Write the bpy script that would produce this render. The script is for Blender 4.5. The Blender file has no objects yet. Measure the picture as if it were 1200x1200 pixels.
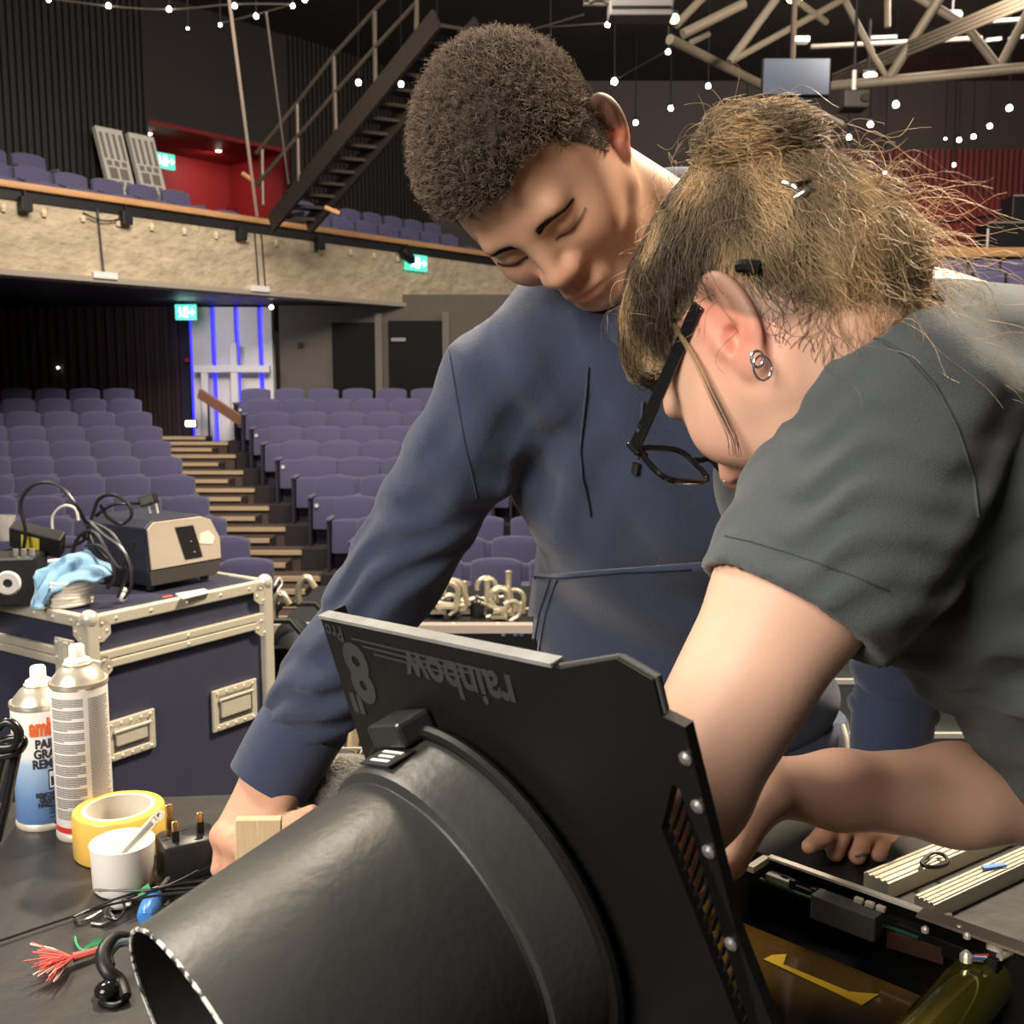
import bpy, bmesh, math, random
import numpy as np
from mathutils import Vector, Matrix, Euler
random.seed(7); rng = np.random.default_rng(7)
scene = bpy.context.scene
COL = scene.collection
V = Vector

# ------------------------------------------------------------------ camera
CAM = V((0, 0, 1.45)); PITCH = math.atan(150 / 1200.0); FPX = 1200.0
cx_, cy_ = math.cos(PITCH), math.sin(PITCH)
RX = V((1, 0, 0)); UP = V((0, cy_, cx_)); FW = V((0, cx_, -cy_))
cd = bpy.data.cameras.new('camera'); cam = bpy.data.objects.new('camera', cd); COL.objects.link(cam)
cam.location = CAM; cam.rotation_euler = (math.pi / 2 - PITCH, 0, 0)
cd.sensor_width = 36; cd.sensor_fit = 'HORIZONTAL'; cd.lens = 36.0; cd.clip_start = 0.05; cd.clip_end = 200
cd.dof.use_dof = True; cd.dof.focus_distance = 0.95; cd.dof.aperture_fstop = 17.0
scene.camera = cam

# ------------------------------------------------------------------ world, lights, exposure
w = bpy.data.worlds.new('world'); scene.world = w; w.use_nodes = True
w.node_tree.nodes['Background'].inputs[0].default_value = (1.0, 0.9, 0.82, 1)
w.node_tree.nodes['Background'].inputs[1].default_value = 0.012
vs = scene.view_settings; vs.view_transform = 'Standard'; vs.look = 'None'; vs.gamma = 1.0; vs.exposure = 0.12
vs.use_curve_mapping = False

def lamp(name, kind, loc, target, power, color=(1, .86, .7), size=1.0, size_y=None, spot=60, blend=.5):
    l = bpy.data.lights.new(name, kind); o = bpy.data.objects.new(name, l); COL.objects.link(o)
    l.energy = power; l.color = color; o.location = loc
    if kind == 'AREA':
        l.size = size
        if size_y: l.shape = 'RECTANGLE'; l.size_y = size_y
    elif kind == 'SPOT':
        l.spot_size = math.radians(spot); l.spot_blend = blend; l.shadow_soft_size = size
    else: l.shadow_soft_size = size
    d = V(target) - V(loc)
    o.rotation_euler = d.to_track_quat('-Z', 'Y').to_euler()
    return o
# stage working lights over the bench, plus an added front fill
lamp('stage_light_key', 'AREA', (1.9, 2.9, 4.6), (0.15, .9, 1.2), 500, (1, .83, .62), .6)
lamp('front_fill', 'AREA', (-1.6, -1.1, 2.6), (0.25, .95, 1.05), 135, (1, .9, .80), 1.6)  # unseen fill lamp, added to lift the shade from the front
lamp('stage_light_side', 'AREA', (-2.6, 2.6, 4.4), (-.6, 1.6, .9), 190, (1, .88, .72), 1.0)
lamp('stage_light_back', 'SPOT', (-1.2, 4.6, 5.2), (.1, 1.0, 1.5), 620, (1, .86, .66), .12, spot=34, blend=.6)
# house lights over the stalls, the circle and the far side
lamp('house_light_stalls', 'AREA', (-1.5, 8.0, 6.6), (-3.6, 13.5, 0), 620, (1, .9, .82), 3.0)
lamp('house_light_steps', 'AREA', (-2.6, 10.5, 5.2), (-3.6, 12.5, 0), 60, (1, .84, .62), 1.0)
lamp('house_light_circle', 'SPOT', (-1.0, 7.5, 5.6), (-3.9, 15.8, 3.0), 900, (1, .87, .7), .5, spot=62, blend=.8)
lamp('house_light_far', 'AREA', (6, 13, 7.2), (7.5, 22, 3.5), 520, (1, .88, .8), 2.0)
lamp('grid_light', 'AREA', (3.6, 9.5, 4.8), (4.6, 12, 8), 150, (1, .86, .66), 1.2)

# ------------------------------------------------------------------ helpers
def P(px, py, d):                       # point at camera depth d
    return CAM + FW * d + RX * ((px - 600) / FPX * d) + UP * ((600 - py) / FPX * d)
def ray(px, py): return FW + RX * ((px - 600) / FPX) + UP * ((600 - py) / FPX)
def atY(px, py, Y): r = ray(px, py); return CAM + r * (Y / r.y)
def atZ(px, py, z): r = ray(px, py); return CAM + r * ((z - CAM.z) / r.z)
def cdir(x, y, z): return RX * x + UP * y - FW * z      # camera-space (z toward viewer) direction to world

MATS = {}
def mat(name, color, rough=.5, metal=0., bump=0., bscale=60., var=0., vscale=8., emit=None, estr=0., spec=.5, sss=0., trans=0., alpha=1., coat=0., ior=1.45, sheen=0., stretch=None, detail=4., bdist=.01):
    if name in MATS: return MATS[name]
    m = bpy.data.materials.new(name); m.use_nodes = True; nt = m.node_tree; b = nt.nodes['Principled BSDF']
    c4 = (*color, 1)
    b.inputs['Base Color'].default_value = c4; b.inputs['Roughness'].default_value = rough; b.inputs['Metallic'].default_value = metal
    b.inputs['Specular IOR Level'].default_value = spec; b.inputs['IOR'].default_value = ior
    if trans: b.inputs['Transmission Weight'].default_value = trans
    if alpha < 1: b.inputs['Alpha'].default_value = alpha
    if coat: b.inputs['Coat Weight'].default_value = coat
    if sheen: b.inputs['Sheen Weight'].default_value = sheen; b.inputs['Sheen Roughness'].default_value = .5
    if sss: b.inputs['Subsurface Weight'].default_value = sss; b.inputs['Subsurface Scale'].default_value = .012; b.inputs['Subsurface Radius'].default_value = (1, .35, .2)
    if emit: b.inputs['Emission Color'].default_value = (*emit, 1); b.inputs['Emission Strength'].default_value = estr
    if bump or var:
        tc = nt.nodes.new('ShaderNodeTexCoord'); mp = nt.nodes.new('ShaderNodeMapping'); nt.links.new(tc.outputs['Object'], mp.inputs[0])
        if stretch: mp.inputs['Scale'].default_value = stretch
    if bump:
        n = nt.nodes.new('ShaderNodeTexNoise'); n.inputs['Scale'].default_value = bscale; n.inputs['Detail'].default_value = detail
        nt.links.new(mp.outputs[0], n.inputs['Vector'])
        bp = nt.nodes.new('ShaderNodeBump'); bp.inputs['Strength'].default_value = bump; bp.inputs['Distance'].default_value = bdist
        nt.links.new(n.outputs[0], bp.inputs['Height']); nt.links.new(bp.outputs[0], b.inputs['Normal'])
    if var:
        n = nt.nodes.new('ShaderNodeTexNoise'); n.inputs['Scale'].default_value = vscale; n.inputs['Detail'].default_value = 5
        nt.links.new(mp.outputs[0], n.inputs['Vector'])
        mx = nt.nodes.new('ShaderNodeMix'); mx.data_type = 'RGBA'
        mx.inputs[6].default_value = tuple(max(0, c * (1 - var)) for c in color) + (1,); mx.inputs[7].default_value = tuple(min(1, c * (1 + var)) for c in color) + (1,)
        nt.links.new(n.outputs[0], mx.inputs[0]); nt.links.new(mx.outputs[2], b.inputs['Base Color'])
    MATS[name] = m; return m

class MB:
    def __init__(s): s.v = []; s.f = []
    def add(s, vs, fs):
        n = len(s.v); s.v += [tuple(x) for x in vs]; s.f += [tuple(i + n for i in f) for f in fs]; return s
    def obox(s, c, ax, ay, az):          # centre and three half-axis vectors
        c = V(c); ax = V(ax); ay = V(ay); az = V(az)
        vs = [c + ax * i + ay * j + az * k for i in (-1, 1) for j in (-1, 1) for k in (-1, 1)]
        return s.add(vs, [(0, 1, 3, 2), (4, 6, 7, 5), (0, 4, 5, 1), (2, 3, 7, 6), (0, 2, 6, 4), (1, 5, 7, 3)])
    def box(s, c, size, rz=0):
        q = Matrix.Rotation(rz, 3, 'Z')
        return s.obox(c, q @ V((size[0] / 2, 0, 0)), q @ V((0, size[1] / 2, 0)), V((0, 0, size[2] / 2)))
    def bar(s, a, b, w, h, up=V((0, 0, 1))):
        a = V(a); b = V(b); d = b - a; x = d.normalized(); y = up.cross(x)
        if y.length < 1e-4: y = V((1, 0, 0)).cross(x)
        y.normalize(); z = x.cross(y)
        return s.obox((a + b) / 2, d / 2, y * w / 2, z * h / 2)
    def tube(s, path, r, n=8, closed=False):
        path = [V(p) for p in path]; m = len(path); rs = r if hasattr(r, '__len__') else [r] * m
        if closed: tang = [(path[(i + 1) % m] - path[i - 1]).normalized() for i in range(m)]
        else: tang = [(path[min(i + 1, m - 1)] - path[max(i - 1, 0)]).normalized() for i in range(m)]
        t = tang[0]; u = t.orthogonal().normalized(); vs = []
        for i in range(m):
            t = tang[i]; u = (u - t * u.dot(t))
            if u.length < 1e-5: u = t.orthogonal()
            u.normalize(); b = t.cross(u)
            for k in range(n):
                a = 2 * math.pi * k / n; vs.append(path[i] + (u * math.cos(a) + b * math.sin(a)) * rs[i])
        fs = []
        for i in range(m if closed else m - 1):
            j = (i + 1) % m
            for k in range(n):
                l = (k + 1) % n; fs.append((i * n + k, i * n + l, j * n + l, j * n + k))
        if not closed: fs += [tuple(range(n))[::-1], tuple((m - 1) * n + k for k in range(n))]
        return s.add(vs, fs)
    def lathe(s, prof, o, ax=V((0, 0, 1)), n=32, ref=None):   # prof: (radius, height)
        o = V(o); ax = V(ax).normalized(); u = (V(ref) if ref else ax.orthogonal()); u = (u - ax * u.dot(ax)).normalized(); b = ax.cross(u); vs = []; fs = []
        for (r, h) in prof:
            for k in range(n):
                a = 2 * math.pi * k / n; vs.append(o + ax * h + (u * math.cos(a) + b * math.sin(a)) * max(r, 1e-5))
        for i in range(len(prof) - 1):
            for k in range(n):
                l = (k + 1) % n; fs.append((i * n + k, i * n + l, (i + 1) * n + l, (i + 1) * n + k))
        if prof[0][0] > 1e-4: fs.append(tuple(range(n))[::-1])
        if prof[-1][0] > 1e-4: fs.append(tuple((len(prof) - 1) * n + k for k in range(n)))
        return s.add(vs, fs)
    def prism(s, poly, o, ex, ey, ez):   # 2-D polygon in (ex,ey), extruded along ez
        o = V(o); ex = V(ex); ey = V(ey); ez = V(ez); n = len(poly)
        vs = [o + ex * x + ey * y for x, y in poly] + [o + ex * x + ey * y + ez for x, y in poly]
        return s.add(vs, [tuple(range(n))[::-1], tuple(range(n, 2 * n))] + [(i, (i + 1) % n, n + (i + 1) % n, n + i) for i in range(n)])
    def ball(s, c, r, n=12, ax=None):
        c = V(c); r = V((r, r, r)) if not hasattr(r, '__len__') else V(r); A = ax or (V((1, 0, 0)), V((0, 1, 0)), V((0, 0, 1))); m = n // 2; vs = []; fs = []
        for i in range(m + 1):
            t = math.pi * i / m
            for k in range(n):
                a = 2 * math.pi * k / n; vs.append(c + A[0] * (r[0] * math.sin(t) * math.cos(a)) + A[1] * (r[1] * math.sin(t) * math.sin(a)) + A[2] * (r[2] * math.cos(t)))
        for i in range(m):
            for k in range(n):
                l = (k + 1) % n; fs.append((i * n + k, (i + 1) * n + k, (i + 1) * n + l, i * n + l))
        return s.add(vs, fs)
    def mesh(s, name, smooth=False, bevel=0, seg=2):
        me = bpy.data.meshes.new(name); me.from_pydata(s.v, [], s.f)
        bm = bmesh.new(); bm.from_mesh(me); bmesh.ops.remove_doubles(bm, verts=bm.verts, dist=1e-6); bmesh.ops.recalc_face_normals(bm, faces=bm.faces)
        if bevel:
            ed = [e for e in bm.edges if len(e.link_faces) == 2 and e.calc_face_angle(0) > .6]
            bmesh.ops.bevel(bm, geom=ed, offset=bevel, segments=seg, affect='EDGES', profile=.5, clamp_overlap=True)
        bm.to_mesh(me); bm.free()
        if smooth:
            for p in me.polygons: p.use_smooth = True
            try: me.set_sharp_from_angle(angle=math.radians(40))
            except Exception: pass
        return me
    def build(s, name, m, parent=None, smooth=False, bevel=0, seg=2, **kw):
        return put(name, s.mesh(name, smooth, bevel, seg), m, parent, **kw)

def put(name, me, m, parent=None, **kw):
    if m is not None and not len(me.materials): me.materials.append(m)
    o = bpy.data.objects.new(name, me); COL.objects.link(o)
    if parent is not None: setparent(o, parent)
    for k, v in kw.items(): o[k] = v
    return o
def wm(o):
    M = Matrix.LocRotScale(o.location, o.rotation_euler, o.scale)
    return (wm(o.parent) @ o.matrix_parent_inverse @ M) if o.parent else M
def setparent(o, p): o.parent = p; o.matrix_parent_inverse = wm(p).inverted()
def tag(o, label, cat, group=None):
    o['label'] = label; o['category'] = cat
    if group: o['group'] = group
    return o
def thing(name, label, cat, loc=(0, 0, 0), rz=0, group=None):
    o = bpy.data.objects.new(name, None); COL.objects.link(o); o.location = loc; o.rotation_euler = (0, 0, rz); o.empty_display_size = .1
    return tag(o, label, cat, group)
def dup(root, loc, rz, label):
    r = root.copy(); COL.objects.link(r); r.location = loc; r.rotation_euler = (0, 0, rz); r['label'] = label
    for ch in list(root.children):
        c = ch.copy(); COL.objects.link(c); c.parent = r
        for g in ch.children:
            d = g.copy(); COL.objects.link(d); d.parent = c
    return r
def struct(o, label=None):
    o['kind'] = 'structure'
    if label: o['label'] = label
    return o
def catmull(pts, n=8, closed=False):
    pts = [V(p) for p in pts]; m = len(pts); out = []
    for i in range(m if closed else m - 1):
        g = (lambda k: pts[k % m]) if closed else (lambda k: pts[max(0, min(m - 1, k))])
        p0, p1, p2, p3 = g(i - 1), g(i), g(i + 1), g(i + 2)
        for j in range(n):
            t = j / n; out.append(.5 * ((2 * p1) + (p2 - p0) * t + (2 * p0 - 5 * p1 + 4 * p2 - p3) * t * t + (3 * p1 - p0 - 3 * p2 + p3) * t ** 3))
    if not closed: out.append(pts[-1])
    return out
def text_mesh(s, size, depth=.0004, bold=0.):
    cu = bpy.data.curves.new('t', 'FONT'); cu.body = s; cu.size = size; cu.extrude = depth; cu.align_x = 'CENTER'; cu.align_y = 'CENTER'; cu.offset = bold; cu.resolution_u = 3
    o = bpy.data.objects.new('t', cu); COL.objects.link(o)
    dg = bpy.context.evaluated_depsgraph_get(); me = bpy.data.meshes.new_from_object(o.evaluated_get(dg)); bpy.data.objects.remove(o); bpy.data.curves.remove(cu)
    return me
# ================================================================== SETTING
M_stage = mat('stage_black', (.03, .029, .028), .55, bump=.15, bscale=40, var=.4, vscale=3)
M_black = mat('black_paint', (.012, .012, .013), .5)
M_dark = mat('dark_wall', (.028, .024, .023), .7, var=.3, vscale=2)
M_seat = mat('seat_fabric', (.125, .115, .215), .95, bump=.2, bscale=300, sheen=.3, spec=.2)
M_seatdark = mat('seat_shell', (.028, .027, .045), .6)
M_wood = mat('rail_wood', (.55, .30, .13), .45, var=.25, vscale=4, stretch=(1, 1, 8))
M_conc = mat('rough_render', (.50, .41, .28), .9, bump=1.0, bscale=7, var=.5, vscale=3.0, detail=8, bdist=.06, stretch=(1, 1, 1.6))
M_steel = mat('grid_steel', (.25, .21, .165), .55, metal=.2)
M_carpet = mat('tier_carpet', (.035, .028, .03), .95)
M_tread = mat('tread', (.10, .07, .055), .8)
M_nosing = mat('nosing', (.62, .46, .28), .5)
M_white = mat('white_paint', (.78, .76, .74), .55)
M_red = mat('red_paint', (.22, .012, .014), .6)
M_rib = mat('rib_panel', (.028, .023, .021), .6)
M_ribred = mat('rib_panel_red', (.16, .035, .035), .6)
M_bulb = mat('lamp_glow', (1, .95, .85), .4, emit=(1, .9, .72), estr=26)
M_bulbd = mat('lamp_glow_small', (1, .95, .85), .4, emit=(1, .9, .75), estr=9)
M_exit = mat('exit_green', (.02, .3, .2), .4, emit=(.10, .75, .48), estr=1.3)
M_exitw = mat('exit_white', (.9, 1, .95), .4, emit=(.75, 1, .9), estr=2.2)
M_blueled = mat('blue_led', (.05, .05, .9), .4, emit=(.04, .03, 1), estr=1.6)

# --- stage floor
struct(MB().box((0, 1.2, -.05), (24, 9.4, .1)).build('floor', M_stage), 'black painted stage floor')
struct(MB().box((0, 5.95, -.7), (24, .12, 1.2)).build('wall_stage_front', M_black), 'black front wall of the stage')
fl = struct(MB().box((0, 13.5, -1.55), (30, 15.5, .5)).build('floor_stalls', M_carpet), 'dark raked floor of the stalls')
ROWY = [9.75 + .75 * k for k in range(11)]
ROWT = [-.24, -.135, -.02, .13, .31, .49, .67, .84, 1.03, 1.22, 1.38]
LEND = [-2.30, -2.72, -3.17, -3.58, -3.97, -4.37, -4.76, -5.13, -5.54, -5.96, -6.35]
REND = [-1.02, -1.40, -1.78, -2.16, -2.52, -2.88, -3.26, -3.64, -3.99, -4.3, -4.62]
SEATH = .86
for k in range(11):
    zf = ROWT[k] - SEATH; y0 = ROWY[k] - .42; y1 = ROWY[k] + .34; h = zf + 1.3
    MB().box(((-13 + LEND[k] + .06) / 2, (y0 + y1) / 2, zf - h / 2), (13 + LEND[k] + .06, y1 - y0, h)).build('tier', M_carpet, fl)
    MB().box(((9 + REND[k] - .06) / 2, (y0 + y1) / 2, zf - h / 2), (9 - REND[k] + .06, y1 - y0, h)).build('tier', M_carpet, fl)
# aisle steps, two per row
allsteps = []
for k in range(-2, 11):
    kk = max(0, min(9, k))
    zt = (ROWT[k] if k >= 0 else ROWT[0] + .11 * k) - SEATH
    zn = (ROWT[k + 1] - SEATH) if 0 <= k < 10 else zt + .14
    yk = 9.75 + .75 * k
    le = LEND[k] if k >= 0 else LEND[0] - .41 * k; re = REND[k] if k >= 0 else REND[0] - .37 * k
    for half in (0, 1):
        z = zt + (zn - zt) * .5 * half - .02; y0 = yk - .42 + .375 * half
        xl = le + .05 - .2 * half; xr = re - .04 - .2 * half - (.28 if half else 0)
        st = MB().box(((xl + xr) / 2, y0 + .19, z - .3), (xr - xl, .38, .6)).build('step', M_tread, fl)
        MB().box(((xl + xr) / 2, y0 - .006, z - .018), (xr - xl, .06, .05)).build('nosing', M_nosing, st)

# --- theatre seats
def make_seat():
    t = thing('theatre_seat', 'x', 'seat', (0, 0, 0), 0, 'blue upholstered theatre seats')
    def arch(w, z0, z1, sag, n=10):
        return [(-w / 2, z0), (w / 2, z0)] + [(w / 2 * math.cos(a) if abs(math.cos(a)) < .92 else w / 2 * math.copysign(1, math.cos(a)), z1 - sag + sag * math.sin(a) ** .7) for a in [math.pi * i / n for i in range(n + 1)]]
    EX, EZ = V((1, 0, 0)), V((0, 0, 1))
    MB().prism(arch(.50, .36, .86, .07), (0, .03, 0), EX, EZ + V((0, .10, 0)), V((0, .09, 0))).build('backrest', M_seat, t, smooth=True, bevel=.022)
    MB().prism(arch(.50, .20, .60, .03), (0, -.14, 0), EX, EZ + V((0, .10, 0)), V((0, .11, 0))).build('seat_pan', M_seat, t, smooth=True, bevel=.03)
    for s in (-1, 1):
        MB().box((s * .272, -.03, .30), (.03, .34, .58)).build('side_panel', M_seatdark, t)
        MB().box((s * .272, -.04, .61), (.055, .36, .04)).build('armrest', M_seat, t, bevel=.012)
    MB().box((0, .05, .19), (.48, .06, .36)).build('pedestal', M_seatdark, t)
    return t
seat0 = make_seat(); seat_used = [0]
def place_seat(loc, rz, label, group):
    if not seat_used[0]: seat_used[0] = 1; s = seat0; s.location = loc; s.rotation_euler = (0, 0, rz); s['label'] = label
    else: s = dup(seat0, loc, rz, label)
    s['group'] = group; return s
ordn = ['first', 'second', 'third', 'fourth', 'fifth', 'sixth', 'seventh', 'eighth', 'ninth', 'tenth', 'eleventh', 'twelfth', 'thirteenth', 'fourteenth', 'fifteenth', 'sixteenth', 'seventeenth', 'eighteenth', 'nineteenth', 'twentieth', 'twenty-first', 'twenty-second', 'twenty-third', 'twenty-fourth', 'twenty-fifth', 'twenty-sixth', 'twenty-seventh', 'twenty-eighth', 'twenty-ninth', 'thirtieth', 'thirty-first', 'thirty-second']
rown = lambda k: 'front' if k == 0 else (ordn[k] if k < 10 else 'back')
M_num = mat('seat_number_plate', (.9, .88, .82), .3, metal=.2)
SP = .575
for k in range(11):
    y = ROWY[k]; z = ROWT[k] - SEATH
    for j in range(13):
        x = LEND[k] - .29 - SP * j
        if 600 + 1200 * x / y < -30: break
        place_seat((x, y, z), 0, f'blue theatre seat, {ordn[j]} from the steps in left stalls {rown(k)} row', 'seats of the left stalls block')
    for j in range(8):
        x = REND[k] + .29 + SP * j
        if 600 + 1200 * x / y > (660 if k < 3 else 580): break
        s = place_seat((x, y, z), 0, f'blue theatre seat, {ordn[j]} from the steps in right stalls {rown(k)} row', 'seats of the right stalls block')
        if 1 <= k and (j + k) % 2 == 0:
            o = MB().lathe([(0, -.012), (.026, -.012), (.026, .0)], V((x - .2, y - .115, z + .50)), V((0, -1, .1)), 10).build('number_plate', M_num, s)

# --- circle (balcony)
BA = V((-6.4, 12.8, 0)); BB = V((-.17, 20.3, 0)); BU = (BB - BA).normalized(); BN = V((-BU.y, BU.x, 0))
ZB, ZT = 2.86, 3.93
def bp(s, off, z): q = BA + BU * s + BN * off; return V((q.x, q.y, z))
L0, L1 = -2.5, 11.2
def sfor(px, off):
    t_ = (px - 600) / 1200; q = BA + BN * off; return (t_ * q.y - q.x) / (BU.x - t_ * BU.y)
def along(a, b, o0, o1, z0, z1):
    c = bp((a + b) / 2, (o0 + o1) / 2, (z0 + z1) / 2); return MB().obox(c, BU * ((b - a) / 2), BN * ((o1 - o0) / 2), V((0, 0, (z1 - z0) / 2)))
fas = struct(along(L0, L1, 0, .28, ZB, ZT - .09).build('wall_circle_front', M_conc), 'rough sand coloured balcony front below the wooden rail')
for zz in (ZB + .0,): along(L0, L1, -.05, .34, ZB - .07, ZB + .0).build('bottom_edge', mat('edge_stone', (.36, .31, .25), .8), fas)
along(L0, L1, -.03, .26, ZT - .22, ZT - .10).build('lamp_trough', M_black, fas)
rail = tag(along(L0, L1, -.10, .32, ZT - .09, ZT).build('balcony_rail', M_wood, smooth=True, bevel=.02), 'long pale wooden rail along the top of the balcony front', 'rail')
struct(along(L0, L1 + 4, .3, 9, ZB - .05, ZB + .02).build('ceiling_under_circle', M_black), 'black soffit under the balcony')
for r in range(4):
    along(L0, L1 + 1, .28 + .85 * r, 1.13 + .85 * r + (3 if r == 3 else 0), ZB + .05, ZT - .62 + .36 * r).build('tier', M_carpet, fas)
tilt = math.atan2(BU.y, BU.x)
stair_s = 5.15
for r in range(3):
    cnt = 0
    for j in range(40):
        s = L0 + .3 + .58 * j + .2 * (r % 2)
        q = bp(s, .85 + .85 * r, ZT - .62 + .36 * r); px = 600 + 1200 * q.x / q.y
        if px < -40 or px > 590 or s > L1 - .6: continue
        if r == 2 and 95 < px < 330: continue
        if 288 < px < 365 or (r == 1 and 240 < px < 300): continue
        cnt += 1
        place_seat(q, tilt, f'blue balcony seat, {ordn[cnt - 1]} from the left in the {("front", "middle", "back")[r]} row behind the rail', 'seats on the balcony')
# fixings on the balcony front
for i, s in enumerate([sfor(x, -.1) for x in (46, 160, 291, 380)]):
    q = bp(s, -.10, ZT - .27); t = thing('rail_spotlight', f'small black spotlight, {ordn[i]} from the left under the balcony rail', 'spotlight', q, 0, 'small spotlights under the balcony rail')
    MB().obox(q, BU * .07, BN * .06, V((0, 0, .09))).build('housing', M_black, t, bevel=.01); MB().tube([q + V((0, 0, .08)), q + V((0, 0, .18))], .015, 6).build('bracket', M_black, t)
for i, s in enumerate([sfor(x, -.04) for x in (132, 309)]):
    q = bp(s, -.04, ZB + .02); t = thing('junction_box', f'{("left", "right")[i]} white junction box with a cable on the bottom edge of the balcony front', 'junction box', q, 0, 'white boxes under the balcony front')
    MB().obox(q, BU * .17, BN * .05, V((0, 0, .045))).build('box', M_white, t, bevel=.008)
    for dx in (-.02, .1)[:i + 1]:
        MB().tube([q + BU * dx + V((0, 0, .03)) - BN * .03, q + BU * (dx - .02) + V((0, 0, .5)) - BN * .02, q + BU * (dx - .04) + V((0, 0, .85)) - BN * .02], .012, 5).build('cable', M_black, t)
tag(MB().tube([bp(sfor(108, 0) + .07 * i, -.07, ZT - .27 - .07 * math.sin(math.pi * i / 8)) for i in range(9)], .012, 6).build('cable_swag', M_black), 'small black cable sagging under the balcony rail at the left', 'cable')
for i, s in enumerate([sfor(x, 0) for x in (20, 66, 110, 150, 188, 225, 261, 296, 329, 414, 441, 468)]):
    q = bp(s, -.02, ZT - .33); t = thing('uplight', f'tiny pale fitting, {ordn[i]} from the left on the rough balcony front', 'light fitting', q, 0, 'tiny fittings on the balcony front')
    MB().lathe([(.0, -.05), (.03, -.05), (.045, 0), (.02, .05), (0, .05)], q, V((0, 0, 1)), 10).build('cup', mat('fitting_cream', (.75, .62, .42), .5), t, smooth=True)

def exit_sign(c, wdir, label, w=.42, h=.2, hang=None):
    wdir = wdir.normalized(); nrm = V((wdir.y, -wdir.x, 0)); t = thing('exit_sign', label, 'sign', c, 0, 'green exit signs')
    MB().obox(c, wdir * w / 2, nrm * .03, V((0, 0, h / 2))).build('housing', M_exit, t)
    wdir = -wdir
    f = MB()
    f.obox(c + nrm * .034 - wdir * w * .02, wdir * w * .10, nrm * .004, V((0, 0, h * .34)))
    f.build('door_symbol', M_exitw, t)
    MB().obox(c + nrm * .034 - wdir * w * .30, wdir * w * .12, nrm * .004, V((0, 0, h * .05))).add([c + nrm * .036 - wdir * w * .30 + V((0, 0, h * .25)), c + nrm * .036 - wdir * w * .47, c + nrm * .036 - wdir * w * .30 - V((0, 0, h * .25))], [(0, 1, 2)]).build('arrow', M_exitw, t)
    g = MB(); g.ball(c + nrm * .036 + wdir * w * .27 + V((0, 0, h * .25)), .02, 8)
    g.bar(c + nrm * .036 + wdir * w * .27 + V((0, 0, h * .18)), c + nrm * .036 + wdir * w * .22 - V((0, 0, h * .1)), .008, .04, nrm)
    g.bar(c + nrm * .036 + wdir * w * .22 - V((0, 0, h * .1)), c + nrm * .036 + wdir * w * .33 - V((0, 0, h * .33)), .008, .025, nrm)
    g.bar(c + nrm * .036 + wdir * w * .22 - V((0, 0, h * .1)), c + nrm * .036 + wdir * w * .12 - V((0, 0, h * .3)), .008, .025, nrm)
    g.bar(c + nrm * .036 + wdir * w * .17 + V((0, 0, h * .1)), c + nrm * .036 + wdir * w * .37 + V((0, 0, h * .02)), .008, .02, nrm)
    g.build('running_figure', M_exitw, t)
    return t
q = bp(sfor(490, -.06), -.06, 3.56); exit_sign(q, BU, 'green exit sign on the balcony front beside the man', .5, .27)
q2 = bp(sfor(480, -.12), -.12, ZT - .28); t = thing('black_spotlight', 'black spotlight hanging above the exit sign on the balcony front', 'spotlight', q2)
MB().lathe([(0, -.16), (.07, -.16), (.09, -.1), (.09, .1), (.06, .16), (0, .16)], q2, BU * .8 + V((0, 0, -.5)), 14).build('housing', M_black, t, smooth=True); MB().tube([q2, q2 + V((0, 0, .2))], .02, 6).build('bracket', M_black, t)

# ribbed wall behind the circle, with the red lobby opening
WO = 3.7
R0, R1 = sfor(188, WO), sfor(345, WO)
wl = struct(along(L0 - 5, R0, WO, WO + .2, ZB, 8.2).build('wall_circle_back', M_rib), 'dark ribbed wall behind the balcony')
struct(along(R0, R1, WO, WO + .2, 6.05, 8.2).build('wall_circle_lintel', M_rib), 'dark wall over the red opening')
struct(along(R1, L1 + 8, WO, WO + .2, ZB, 8.2).build('wall_circle_right', M_rib), 'dark wall right of the red opening')
r = MB()
s = L0 - 4.8
while s < R0:
    r.obox(bp(s, WO - .03, 6), BU * .03, BN * .05, V((0, 0, 2.2))); s += .115
s = R1 + .1
while s < L1 + 6:
    r.obox(bp(s, WO - .03, 6), BU * .03, BN * .05, V((0, 0, 2.2))); s += .115
r.build('rib', M_rib, wl, kind='stuff')
# red lobby
struct(along(R0 - .05, R1 + .1, WO + 1.9, WO + 2.0, ZB, 6.2).build('wall_lobby', M_red), 'red wall of the lobby')
struct(along(R0, R1, WO, WO + 1.9, 5.98, 6.05).build('ceiling_lobby', M_red), 'red sloping soffit of the lobby opening')
struct(along(R1, R1 + .1, WO, WO + 1.9, ZB, 6.05).build('wall_lobby_right', M_red), 'red right side wall of the lobby')
struct(along(R0 - .1, R0, WO, WO + 1.9, ZB, 6.05).build('wall_lobby_left', M_red), 'red left side wall of the lobby')
struct(along(R0 - .1, R1 + .1, WO - .1, WO + 2, ZB, ZT + .1).build('floor_lobby', M_carpet), 'lobby floor')
lamp('lobby_light', 'AREA', bp(R0 + 2, WO + .9, 5.9), bp(R0 + 2.2, WO + 1.9, 4.0), 14, (1, .6, .5), .25)
lamp('lobby_uplight', 'POINT', bp(sfor(262, WO + 1.3), WO + 1.3, 4.35), (0, 0, 0), 16, (1, .25, .2), .1)
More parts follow.
